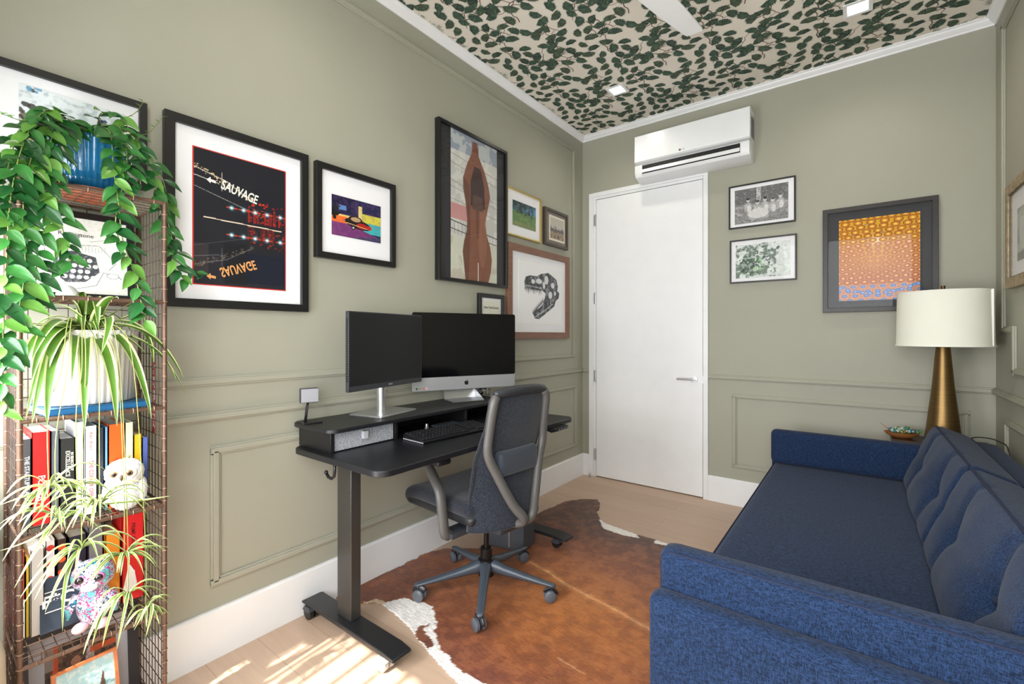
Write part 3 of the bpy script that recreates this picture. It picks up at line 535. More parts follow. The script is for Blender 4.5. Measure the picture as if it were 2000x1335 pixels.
def sm(pts, k=6):
    P = [Vector(p) for p in pts]; P = [P[0] * 2 - P[1]] + P + [P[-1] * 2 - P[-2]]; o = []
    for i in range(1, len(P) - 2):
        for j in range(k): s = j / k; o.append(.5 * ((2 * P[i]) + (-P[i - 1] + P[i + 1]) * s + (2 * P[i - 1] - 5 * P[i] + 4 * P[i + 1] - P[i + 2]) * s * s + (-P[i - 1] + 3 * P[i] - 3 * P[i + 1] + P[i + 2]) * s ** 3))
    return o + [P[-2]]
def rrect(x0, y0, x1, y1, r, n=6):
    p = []
    for cx, cy, a0 in ((x1 - r, y0 + r, -90), (x1 - r, y1 - r, 0), (x0 + r, y1 - r, 90), (x0 + r, y0 + r, 180)):
        for k in range(n + 1): a = R(a0 + 90 * k / n); p.append((cx + r * math.cos(a), cy + r * math.sin(a)))
    return p
# ================================================================== SOFA
NAVY = weave_mat('navy_chenille', (16, 27, 47), (39, 60, 95), 560, sheen=.08, bump=.3)
PIPE = M('navy_piping', (18, 30, 58), .85)
t = thing('sofa', 'navy blue fabric sofa with tufted back cushions along the right-hand wall', 'sofa', (1.57, -2.50, 0))
def W(name, b, m, par=None, **k):      # part given in room coordinates
    par = par or t; root = par
    while root.parent: root = root.parent
    return obj(name, b, m, par, loc=tuple(-c for c in root.location) if par is root else None, **k)
b = MB(); softbox(b, (1.60, -2.48, .14), (2.60, -.27, .31), .02, (8, 16, 6)); W('base', b, NAVY, smooth=True)
for x in (1.66, 2.54):
    for y in (-2.40, -.36): b = MB(); b.cyl((x, y, .15), (x, y, 0.0), .026, 16, r2=.015); W('leg', b, M('walnut_leg', (84, 56, 40), .4), smooth='a')
b = MB(); softbox(b, (2.47, -2.46, .20), (2.600, -.29, .70), .035, (8, 24, 12)); W('back', b, NAVY, smooth=True)
b = MB(); softbox(b, (1.58, -2.44, .30), (2.34, -.32, .448), .022, (20, 36, 6), puff=(2, .006)); sc = W('seat_cushion', b, NAVY, smooth=True)
for z in (.434, .312): b = MB(); b.tube([(x, y, z) for x, y in rrect(1.578, -2.442, 2.342, -.318, .022)], .0042, 6, closed=True); o = obj('piping', b, PIPE, sc, smooth=True)
for y0, y1, py0, py1 in ((-2.515, -2.440, -2.447, -2.362), (-.320, -.262, -.402, -.322)):
    b = MB(); softbox(b, (1.560, y0, .16), (2.60, y1, .565), .028, (22, 8, 14)); W('arm', b, NAVY, smooth=True)
    b = MB(); softbox(b, (1.566, py0, .452), (2.45, py1, .664), .030, (26, 8, 14), puff=(1, .004)); ap = W('arm_pad', b, NAVY, smooth=True)
    for y in (py0 - .001, py1 + .001):
        yy = y + (.012 if y < (py0 + py1) / 2 else -.012)
        b = MB(); b.tube([(x, yy, z) for x, z in rrect(1.575, .461, 2.44, .655, .030)], .0042, 6, closed=True); obj('piping', b, PIPE, ap, smooth=True)
for k, (ya, yb) in enumerate(((-1.392, -.412), (-2.372, -1.396))):
    mt = Matrix.Translation((2.20, (ya + yb) / 2, .452)) @ Matrix.Rotation(R(21), 4, 'Y') @ Matrix.Translation((.085, 0, .185)); hh = (yb - ya) / 2
    dn = [(dy, .0, -1, .050, .075) for dy in (-.235, .235)]; b = MB()
    softbox(b, (-.085, -hh, -.185), (.085, hh, .185), .040, (10, 64, 34), mat=mt, puff=(0, .028), dents=dn, wrinkle=.0016, seed=k * 2); bc = W('back_cushion', b, NAVY, smooth=True)
    b = MB()
    for sx in (-.072, .072): b = MB(); b.tube([mt @ Vector((sx, y, z)) for y, z in rrect(-hh + .008, -.177, hh - .008, .177, .035)], .0042, 6, closed=True); obj('piping', b, PIPE, bc, smooth=True)
    for dy in (-.235, .235): b = MB(); b.sphere(mt @ Vector((-.060, dy, 0)), .011, 12, 8); obj('tuft_button', b, PIPE, bc, smooth=True)
# side table, lamp, bowl
t = thing('side_table', 'narrow dark wooden table in the far corner behind the sofa arm, under the lamp', 'side table', (2.17, -.13, 0))
TW_ = M('dark_walnut', (70, 48, 36), .45, var=.15)
b = MB(); b.box((2.17, -.250, .632), (2.60, -.022, .655)); W('table_top', b, TW_, bevel=.004)
for x in (2.19, 2.57):
    for y in (-.235, -.045): b = MB(); b.box((x - .012, y - .012, 0), (x + .012, y + .012, .632)); W('leg', b, TW_)
t = thing('table_lamp', 'table lamp with conical brushed brass base and wide cream drum shade', 'lamp', (2.390, -.243, .6552))
BR = M('brushed_bronze_brass', (118, 94, 58), .38, metal=.9, var=.18, vscale=5, vstretch=(1, 1, 60))
b = MB(); b.lathe([(.078, 0), (.080, .004), (.078, .04), (.062, .19), (.048, .32), (.038, .45), (.031, .535), (.029, .60), (.012, .605), (.012, .61)], 48); obj('lamp_base', b, BR, t, smooth='a')
b = MB(); b.cyl((0, 0, .60), (0, 0, .875), .006, 10); b.cyl((-.0, 0, .862), (0, 0, .885), .010, 12); obj('finial', b, M('dark_brass', (92, 66, 44), .35, metal=.8), t, smooth='a')
b = MB(); b.lathe([(.207, .548), (.203, .56), (.197, .852)], 64, cap=False); b.lathe([(.2045, .548), (.2005, .56), (.1945, .852)], 64, cap=False)
b.lathe([(.207, .548), (.2045, .548)], 64, cap=False); b.lathe([(.197, .852), (.1945, .852)], 64, cap=False)
SH = M('cream_linen_shade', (236, 236, 222), .85, bump=.12, bscale=500, trans=.0); ls = obj('lamp_shade', b, SH, t, smooth='a', fixn=False)
for z, r in ((.551, .2072), (.849, .1975)): b = MB(); b.tube([(r * math.cos(a), r * math.sin(a), z) for a in [2 * PI * k / 64 for k in range(64)]], .0022, 6, closed=True); obj('shade_trim', b, M('white_shade_trim', (240, 240, 232), .8), ls, smooth=True)
b = MB(); b.box((-.003, -.2075, .552), (.003, -.196, .85)); o = obj('shade_seam', b, M('white_shade_trim', (240, 240, 232), .8), ls); o.rotation_euler = (0, 0, R(62))
b = MB()
for k in range(3): a = 2 * PI * k / 3; b.tube([(0, 0, .84), (.195 * math.cos(a), .195 * math.sin(a), .846)], .0016, 5)
obj('shade_spider', b, BR, t)
b = MB(); b.tube([(-.031, -.008, .53), (-.032, -.010, .50), (-.036, -.010, .47)], .0012, 5); obj('pull_chain', b, BR, t)
b = MB(); b.tube(sm([(.078, .0, .012), (.11, -.04, .06), (.15, -.09, .075), (.195, -.13, .068), (.2195, -.2, .02), (.2195, -.24, -.30)], 4), .0028, 6); obj('power_cord', b, BLACK, t, smooth=True)
t = thing('bowl', 'shallow brown wooden bowl on the corner table under the lamp', 'bowl', (2.218, -.150, .6552))
b = MB(); b.lathe([(.03, 0), (.045, .002), (.072, .018), (.084, .032), (.080, .033), (.068, .022), (.05, .008), (.0, .006)], 40, sy=.7); obj('dish', b, M('amber_brown_wood', (150, 96, 52), .35), t, smooth='a')
rg = random.Random(4); gl = [M('bead_glass_' + n, c, .08, trans=.5, coat=.5) for n, c in (('teal', (60, 150, 150)), ('green', (120, 180, 70)), ('yellow', (226, 200, 60)), ('amber', (200, 120, 50)), ('blue', (70, 110, 180)), ('clear', (226, 236, 232)))]
t = thing('bead_garland', 'heap of multicoloured glass beads lying in the brown bowl', 'beads', (2.218, -.150, .667))
b = MB()
for k in range(150):
    a = rg.uniform(0, 2 * PI); q = rg.random() ** .5; x, y = .080 * q * math.cos(a) + .01, .045 * q * math.sin(a); b.sphere((x, y, .026 + .030 * (1 - q) * rg.random() + abs(x) * .1), rg.uniform(.005, .009), 8, 6, rg.choice((0, 0, 1, 1, 2, 3, 4, 5, 5)))
obj('glass_beads', b, gl, t, smooth=True)['kind'] = 'stuff'
b = MB(); b.tube([(-.06, 0, .035), (-.085, .0, .055), (-.10, .005, .066)], [.003, .002, .0015], 6); obj('twig_tip', b, M('pink_twig', (170, 100, 90), .5), t)
# ================================================================== DESK
DZ = .775
t = thing('standing_desk', 'black height-adjustable standing desk on castors against the left wall', 'desk', (.34, -2.02, 0))
b = MB(); b.prism(rrect(.035, -2.716, .662, -1.312, .055), DZ - .025, DZ); W('desktop', b, DESKM, bevel=.004)
b = MB(); b.box((.27, -2.58, .700), (.33, -1.39, .748)); W('crossbar', b, STEEL, bevel=.003)
for y, yc in ((-2.612, -2.600), (-1.372, -1.372)):
    b = MB(); b.prism([(.012, .066), (.040, .078), (.600, .078), (.655, .070), (.660, .060), (.04, .060), (.012, .060)], y - .045, y + .045, ax='y'); W('foot', b, STEEL, bevel=.003)
    b = MB(); b.box((.248, yc - .024, .078), (.348, yc + .024, .75)); W('column', b, M('grey_brown_steel', (74, 72, 69), .32, metal=.55), bevel=.003)
    b = MB(); b.box((.06, yc - .03, .735), (.62, yc + .03, .752)); W('side_bracket', b, STEEL)
    for x in (.075, .600):
        b = MB()
        cr_ = .0290 if y < -2 else .0245
        for dy in (-.013, .013): b.cyl((x - .012, y - .024 + dy - .008, .058 - cr_), (x - .012, y - .024 + dy + .008, .058 - cr_), cr_, 24)
        clear = (y < -2 and x > .3); W('caster', b, M('pale_grey_rubber', (178, 176, 172), .3, coat=.4) if clear else M('black_rubber', (26, 26, 27), .35), smooth='a')
        cw = bpy.data.objects[-1] if False else None
        b = MB(); b.prism([(x - .042, .040), (x - .026, .0595), (x + .012, .0595), (x + .018, .042), (x - .01, .034)], y - .050, y + .002, ax='y'); b.cyl((x, y, .045), (x, y, .062), .009, 12); W('caster_fork', b, M('pale_grey_fork', (200, 198, 194), .3) if clear else PLAST, smooth='a')
b = MB(); b.tube([(.352, -2.70, .752), (.352, -2.70, .722), (.348, -2.70, .700), (.330, -2.70, .688), (.306, -2.70, .690), (.290, -2.70, .706)], [.006] * 6, 10); b.sphere((.290, -2.70, .707), .008); W('headphone_hook', b, BLACK, smooth=True)
b = MB(); b.prism([(.690, .752), (.690, .733), (.655, .722), (.60, .735), (.60, .752)], -1.570, -1.440, ax='y'); W('control_panel', b, BLACK, bevel=.003)
b = MB()
for k in range(4): b.box((.692, -1.552 + k * .028, .738), (.6935, -1.535 + k * .028, .746))
W('control_button', b, M('grey_button', (110, 110, 112), .4))['kind'] = 'stuff'
# riser
t = thing('monitor_riser', 'black shelf riser along the back of the desk carrying the screens', 'monitor riser', (.18, -2.10, DZ))
b = MB(); b.prism(rrect(.006, -2.705, .322, -1.500, .05), .862, .880); W('riser_top', b, DESKM, bevel=.003)
for y in (-2.668, -2.340, -1.86, -1.52): b = MB(); b.box((.030, y - .008, DZ), (.285, y + .008, .862)); W('upright', b, BLACK, bevel=.001)
b = MB(); b.box((.030, -2.34, DZ), (.038, -1.52, .862)); W('back_board', b, BLACK)
b = MB(); b.box((.05, -2.654, DZ + .004), (.278, -2.352, .856)); dr = W('drawer', b, weave_mat('grey_felt', (118, 120, 124), (176, 178, 184), 400, bump=.6), bevel=.003)
b = MB(); b.tube([(.278, -2.515, .845), (.292, -2.515, .842), (.297, -2.515, .825), (.296, -2.515, .812), (.28, -2.515, .812)], .0022, 6); b.box((.2795, -2.527, .812), (.2975, -2.503, .8455)); obj('pull_tab', b, M('grey_felt_tab', (170, 172, 176), .8), dr, bevel=.003)
# screens
def local(o, rot=0): return Matrix.Translation(o) @ Matrix.Rotation(rot, 4, 'Z')
def placed(name, label, cat, pL, pR, z, group=None):      # local +X from left to right end, front faces -Y
    d = Vector((pR[0] - pL[0], pR[1] - pL[1])); c = ((pL[0] + pR[0]) / 2, (pL[1] + pR[1]) / 2)
    return thing(name, label, cat, (c[0], c[1], z), math.atan2(d.y, d.x), group)
t = placed('monitor', 'dark matt monitor on a square aluminium stand, the nearer of the two screens', 'monitor', (.24, -2.566), (.12, -2.040), .880)
b = MB(); b.prism(rrect(-.270, .133, .270, .492, .004, 2), -.002, .016, ax='y'); obj('screen_housing', b, M('dark_grey_bezel', (52, 53, 58), .42), t, bevel=.0015)
b = MB(); b.box((-.264, -.0028, .158), (.264, -.0015, .487)); obj('screen', b, SCREENM, t)
b = MB(); softbox(b, (-.20, .014, .17), (.20, .048, .46), .015, (12, 6, 12)); obj('rear_shell', b, PLAST, t, smooth=True)
b = MB()
for k in range(26): b.box((-.2715, .001, .18 + k * .011), (-.2700, .013, .185 + k * .011))
obj('edge_vent', b, BLACK, t)['kind'] = 'stuff'
text('maker_lettering', 'ASUS', .012, M('logo_pale', (170, 172, 176), .4), t, (0.01, -.0030, .1455), FRONT, sx=1.1)
b = MB(); b.cyl((0.02, .065, .008), (0.02, .065, .30), .0200, 28, r2=.026); b.lathe([(.030, .20), (.030, .225), (.026, .226)], 28, c=(.02, .065, 0)); obj('stand_column', b, SILVER, t, smooth='a')
b = MB(); b.prism(rrect(-.125, -.06, .145, .135, .004, 2), 0.0, .009); obj('stand_base', b, SILVER, t, bevel=.002)
t = placed('desktop_computer', 'aluminium all-in-one computer with black glass screen and fruit emblem', 'computer', (.060, -2.052), (.320, -1.462), .8815)
b = MB(); b.prism(rrect(-.325, .070, .325, .510, .012, 4), 0, .008, ax='y'); softbox(b, (-.30, .004, .10), (.30, .045, .50), .02, (14, 6, 12)); obj('case', b, SILVER, t, smooth='a')
b = MB(); b.prism(rrect(-.325, .146, .325, .511, .012, 4), -.002, .0, ax='y'); obj('screen', b, SCREEN, t)
b = MB(); b.box((-.322, -.0015, .072), (.322, .001, .146)); obj('chin', b, M('satin_aluminium', (190, 191, 193), .36, metal=.6), t, bevel=.001)
ap = [(0, .30), (.12, .36), (.28, .38), (.44, .30), (.52, .16), (.40, .02), (.38, -.14), (.52, -.30), (.40, -.48), (.24, -.58), (.10, -.55), (0, -.52), (-.10, -.55), (-.24, -.58), (-.42, -.44), (-.52, -.20), (-.55, .02), (-.48, .24), (-.34, .36), (-.14, .36)]
b = MB(); b.prism([(x * .024, .109 + z * .024) for x, z in ap], -.0026, -.0016, ax='y'); b.prism([(x * .024, .109 + z * .024) for x, z in ((0, .44), (.02, .60), (.20, .72), (.22, .70), (.18, .54), (.04, .42))], -.0026, -.0016, ax='y'); obj('emblem', b, BLACK, t)
b = MB(); b.prism([(0.0, .0006), (-.055, .001), (-.055, .006), (.10, .007), (.115, .06), (.08, .20), (.05, .20), (.085, .06), (.075, 0)], -.098, .098, ax='x'); b2 = MB(); b2.v = [(x, y + .02, z) for x, y, z in b.v]; b2.f = b.f; b2.m = b.m; obj('stand', b2, SILVER, t)
for k, c in enumerate(((60, 60, 66), (110, 140, 70), (190, 90, 70), (220, 150, 170))): b = MB(); b.cyl((-.298 + k * .019, -.0017, .086), (-.298 + k * .019, -.0030, .086), .0055, 12); obj('sticker', b, M('sticker_%s' % ('grey', 'green', 'red', 'pink')[k], c, .5), t)
# papers / cables right of the stand, phone stand, keyboard, trackpad, small things
t = thing('cable_bundle', 'tangle of thin dark cables behind the aluminium computer stand', 'cables', (.12, -1.555, .884)); b = MB(); rg = random.Random(2)
for k in range(9):
    b.tube([(rg.uniform(-.05, .05), rg.uniform(-.045, .045), .004 + .07 * abs(math.sin(q + k)) * rg.random()) for q in range(6)], .0025, 5, mi=k % 3 // 2)
obj('cable', b, [BLACK, M('pale_cable', (190, 190, 186), .5)], t, smooth=True)['kind'] = 'stuff'
t = thing('phone_stand', 'small black and silver square charging stand at the near end of the riser', 'phone stand', (.085, -2.655, .880), R(78))
b = MB(); b.prism(rrect(-.045, -.045, .04, .045, .006, 3), 0, .005); obj('stand_base', b, BLACK, t, bevel=.001)
b = MB(); b.tube([(-.02, .0, .005), (-.012, .002, .07), (-.004, .008, .095)], [.011, .010, .008], 8, flat=.5); obj('stand_arm', b, BLACK, t, smooth=True)
b = MB(); b.box((-.043, -.012, .088), (.033, .012, .152)); obj('charging_head', b, PLAST, t, bevel=.004); b = MB(); b.box((-.040, -.0135, .091), (.031, -.012, .149)); obj('face_plate', b, M('silver_satin_plate', (186, 187, 196), .35, metal=.4), t)
t = thing('keyboard', 'black full-size keyboard on the desk in front of the riser', 'keyboard', (.405, -2.105, DZ), R(86))
b = MB(); b.prism([(-.075, .003), (.075, .003), (.075, .026), (-.075, .012)], -.225, .225, ax='x'); obj('case', b, BLACK, t, bevel=.002)
b = MB(); rg = random.Random(1)
for r_ in range(6):
    y = -.062 + r_ * .0232; x = -.218; zz = .0125 + (y + .075) * .0935
    while x < .214:
        wd = .0165 if r_ or abs(x) > .09 else .05
        if not (.07 < x < .076 or .132 < x < .138): b.box((x, y, zz - .004), (min(x + wd, .218), y + .0185, zz + .0065), 0); b.box((x + .005, y + .006, zz + .0064), (x + .009, y + .010, zz + .0067), 1)
        x += wd + .0028
kk = obj('key', b, [M('black_key', (34, 34, 37), .35), M('pale_legend', (150, 150, 152), .5)], t); kk['kind'] = 'stuff'
b = MB(); b.box((-.2262, -.075, .003), (-.2235, .075, .008)); obj('side_edge', b, M('grey_edge', (150, 150, 155), .4), t)
t = thing('trackpad', 'slim grey trackpad on the desk beneath the riser behind the keyboard', 'trackpad', (.245, -1.955, DZ), R(90)); b = MB(); b.prism([(-.055, 0), (.055, 0), (.055, .010), (-.055, .004)], -.08, .08, ax='x'); obj('pad', b, M('grey_glass_pad', (96, 104, 112), .3), t, bevel=.002)
t = thing('earbud_case', 'tiny metal cylinder standing in the shadow under the riser', 'small item', (.245, -2.115, DZ)); b = MB(); b.lathe([(.011, 0), (.011, .018), (.009, .02), (.008, .034), (.0, .036)], 16); obj('cylinder_body', b, SILVER, t, smooth='a')
t = thing('key_ring', 'small brass key lying in the shadow under the riser', 'key', (.235, -2.20, DZ)); b = MB(); b.tube([(.010 * math.cos(a), .010 * math.sin(a), .002) for a in [k * PI / 6 for k in range(12)]], .0015, 6, closed=True); b.box((-.002, .009, .0005), (.002, .036, .003)); obj('key_blade', b, M('brass', (200, 168, 90), .3, metal=.9), t)
# ================================================================== OFFICE CHAIR
MESHF = weave_mat('charcoal_knit', (24, 27, 33), (54, 59, 70), 520, sheen=.2, bump=.7)
SEATF = weave_mat('charcoal_seat_fabric', (20, 22, 27), (50, 54, 64), 600, sheen=.2, bump=.5)
GREYP = M('slate_grey_nylon', (66, 74, 84), .34)
CH = (.542, -1.991, .0085); PH = R(-5)
t = thing('office_chair', 'charcoal mesh-back office chair with five castors at the desk', 'office chair', CH, PH)
for aw in (-125, -54, 18, 91.5, 162):
    a = R(aw) - PH; d = Vector((math.cos(a), math.sin(a), 0)); n = Vector((-d.y, d.x, 0)); b = MB(); vs = []
    prof = [(.0, .034, .085, .150), (.05, .030, .082, .148), (.10, .024, .080, .128), (.20, .021, .073, .107), (.29, .019, .068, .090), (.335, .018, .066, .082), (.352, .012, .067, .078)]
    for r, wd, z0, z1 in prof:
        for k in range(10): q = 2 * PI * k / 10 + PI / 10; vs.append(d * r + n * wd * math.cos(q) * (1.0 if math.sin(q) > 0 else .9) + Vector((0, 0, (z0 + z1) / 2 + (z1 - z0) / 2 * math.sin(q))))
    fs = [(i * 10 + k, i * 10 + (k + 1) % 10, (i + 1) * 10 + (k + 1) % 10, (i + 1) * 10 + k) for i in range(6) for k in range(10)] + [tuple(range(10))[::-1], tuple(60 + k for k in range(10))]
    b.add(vs, fs); obj('base_arm', b, GREYP, t, smooth=True)
    c = d * .335; ca = a + R(rg.uniform(-50, 50)); m_ = Vector((math.cos(ca), math.sin(ca), 0)); ax = Vector((-m_.y, m_.x, 0)); b = MB(); w0 = c - m_ * .010 + Vector((0, 0, .0285))
    for s in (-1, 1): b.tube([w0 + ax * s * .007, w0 + ax * s * .010, w0 + ax * s * .022, w0 + ax * s * .027], [.024, .028, .028, .021], 24)
    cs = obj('caster', b, M('grey_caster_wheel', (84, 88, 96), .38), t, smooth='a')
    b = MB(); b.tube([w0 + m_ * (.031 * math.cos(q)) + Vector((0, 0, .031 * math.sin(q))) for q in [R(10 + 17 * k) for k in range(9)]], .006, 8, flat=2.6); b.cyl(c + Vector((0, 0, .045)), c + Vector((0, 0, .072)), .010, 12); obj('caster_hood', b, M('black_caster_hood', (34, 36, 40), .35), cs, smooth=True)
b = MB(); b.lathe([(.040, .07), (.040, .15), (.030, .158), (.030, .20), (.026, .205)], 28); b.cyl((0, 0, .2), (0, 0, .375), .0135, 20); obj('gas_lift', b, M('black_metal_tube', (40, 38, 36), .25, metal=.6), t, smooth='a')
b = MB(); softbox(b, (-.14, -.10, .335), (.19, .10, .400), .02, (6, 6, 4)); b.box((-.02, -.27, .345), (.06, .27, .368)); b.box((.0, .135, .33), (.02, .2, .345)); obj('tilt_mechanism', b, M('slate_mechanism', (58, 62, 68), .42), t, smooth='a')
b = MB(); softbox(b, (-.345, -.245, .405), (.155, .245, .445), .03, (14, 14, 4)); obj('seat_shell', b, M('black_seat_shell', (30, 31, 34), .45), t, smooth=True)
b = MB(); softbox(b, (-.355, -.250, .430), (.150, .250, .505), .036, (22, 22, 6), puff=(2, .008))
b.v = [(x, y, z - (.035 * max(0, (-x - .21) / .145) ** 2 if x < -.21 else 0) + .010 * (y / .25) ** 2) for x, y, z in b.v]; obj('seat', b, SEATF, t, smooth=True)
def bx(z, u):       # back surface depth
    f = (z - .39) / .61; x = .236 - .042 * math.sin(PI * min(1, f * 1.2)) ** 2
    return x - (.090 * (1 - f) ** 1.2 + .015) * abs(u) ** 2.6
def bw(z): f = (z - .39) / .61; return .236 - .056 * f
b = MB(); nu, nv = 24, 30; vs = []
for th in (0, .010):
    for j in range(nv + 1):
        z = .390 + .610 * j / nv
        for i in range(nu + 1): u = -1 + 2 * i / nu; vs.append((bx(z, u) - th, u * bw(z), z + .012 * (1 - u * u) * (j / nv)))
N = (nu + 1) * (nv + 1); fs = []
for j in range(nv):
    for i in range(nu): a = j * (nu + 1) + i; fs += [(a, a + 1, a + nu + 2, a + nu + 1), (N + a, N + a + nu + 1, N + a + nu + 2, N + a + 1)]
for j in range(nv):
    for i in (0, nu): a = j * (nu + 1) + i; fs.append((a, a + nu + 1, N + a + nu + 1, N + a))
for i in range(nu):
    for j in (0, nv): a = j * (nu + 1) + i; fs.append((a, a + 1, N + a + 1, N + a))
b.add(vs, fs); obj('backrest', b, MESHF, t, smooth='a')
b = MB(); b.tube([(bx(.39 + .61 * min(1, q), s) - .005, s * bw(.39 + .61 * min(1, q)), .39 + .61 * q) for s, q in [(-1, .0), (-1, .25), (-1, .5), (-1, .75), (-1, .96)]], .008, 8); b.tube([(bx(.39 + .61 * min(1, q), s) - .005, s * bw(.39 + .61 * min(1, q)), .39 + .61 * q) for s, q in [(1, .0), (1, .25), (1, .5), (1, .75), (1, .96)]], .008, 8)
b.tube([(bx(.39, u) - .005, u * bw(.39), .390) for u in [k / 8 - 1 for k in range(17)]], .008, 8); obj('edge_piping', b, SEATF, t, smooth=True)
b = MB(); b.tube([(bx(1.0, u) + .004, u * bw(1.0), .995 + .012 * (1 - u * u)) for u in (-.97, -.9, -.6, -.3, 0, .3, .6, .9, .97)], [.014, .020, .022, .022, .022, .022, .022, .020, .014], 10); obj('top_rail', b, M('charcoal_rail', (48, 50, 54), .45), t, smooth=True)
for s in (-1, 1):
    pts = sm([(.232, s * .168, .988), (.232, s * .184, .95), (.212, s * .190, .83), (.204, s * .190, .735), (.214, s * .150, .645), (.248, s * .080, .50), (.272, s * .028, .425), (.225, s * .026, .392), (.10, s * .05, .372)]); b = MB(); b.tube(pts, [.0195] * len(pts), 12, flat=1.15); obj('back_frame', b, TAUPE, t, smooth=True)
mt = Matrix.Translation((.202, .0, .675)) @ Matrix.Rotation(R(2), 4, 'Y'); b = MB(); softbox(b, (-.022, -.135, -.058), (.024, .135, .058), .022, (6, 20, 12), mat=mt, puff=(0, .006))
obj('lumbar_cushion', b, M('slate_blue_lumbar_pad', (44, 52, 64), .7, bump=.4, bscale=400, sheen=.2), t, smooth=True)
for s in (-1, 1):
    pts = sm([(.02, s * .255, .352), (.025, s * .285, .375), (.02, s * .292, .44), (.0, s * .292, .545), (-.06, s * .280, .60), (-.14, s * .262, .655)]); b = MB(); b.tube(pts, [.020] * len(pts), 10, flat=1.35); ar = obj('armrest', b, TAUPE, t, smooth=True)
    b = MB(); softbox(b, (-.27, s * .245 - .042, .655), (-.02, s * .245 + .042, .682), .013, (10, 6, 4)); obj('arm_pad', b, M('black_arm_pad', (38, 38, 40), .4), ar, smooth=True)
t = thing('storage_box', 'low charcoal box with a slim silver strip on the floor behind the chair', 'box', (.36, -1.54, .008), R(10)); b = MB(); b.box((-.13, -.07, 0), (.11, .09, .20)); obj('box_body', b, M('charcoal_box', (72, 76, 82), .5), t, bevel=.008)
b = MB(); b.box((.012, -.0725, .02), (.024, -.070, .185)); obj('silver_strip', b, SILVER, t)
# ================================================================== COWHIDE
def floorpt(u, v): p = at(u, v, z=0); return (p.x, p.y)
edge = [floorpt(*p) for p in ((655, 1170), (668, 1150), (700, 1113), (712, 1108), (732, 1117), (760, 1116), (790, 1101), (820, 1086), (852, 1075), (880, 1072), (934, 1071), (960, 1052), (1000, 1030), (1046, 1004), (1069, 994), (1085, 989), (1102, 980), (1132, 975), (1168, 976), (1173, 986), (1168, 1000), (1171, 1012), (1179, 1020), (1205, 1030), (1249, 1046), (1282, 1055), (1310, 1064))]
edge += [(1.40, -1.02), (1.56, -1.06), (1.60, -1.25), (1.61, -1.7), (1.60, -2.1), (1.61, -2.35), (1.58, -2.58), (1.60, -2.80), (1.52, -3.0), (1.38, -3.08), (1.25, -3.0), (1.1, -2.80), (.98, -2.70)]
edge += [floorpt(*p) for p in ((892, 1335), (856, 1299), (832, 1270), (808, 1240), (787, 1215), (768, 1200), (750, 1186), (733, 1178), (712, 1181), (668, 1176))]
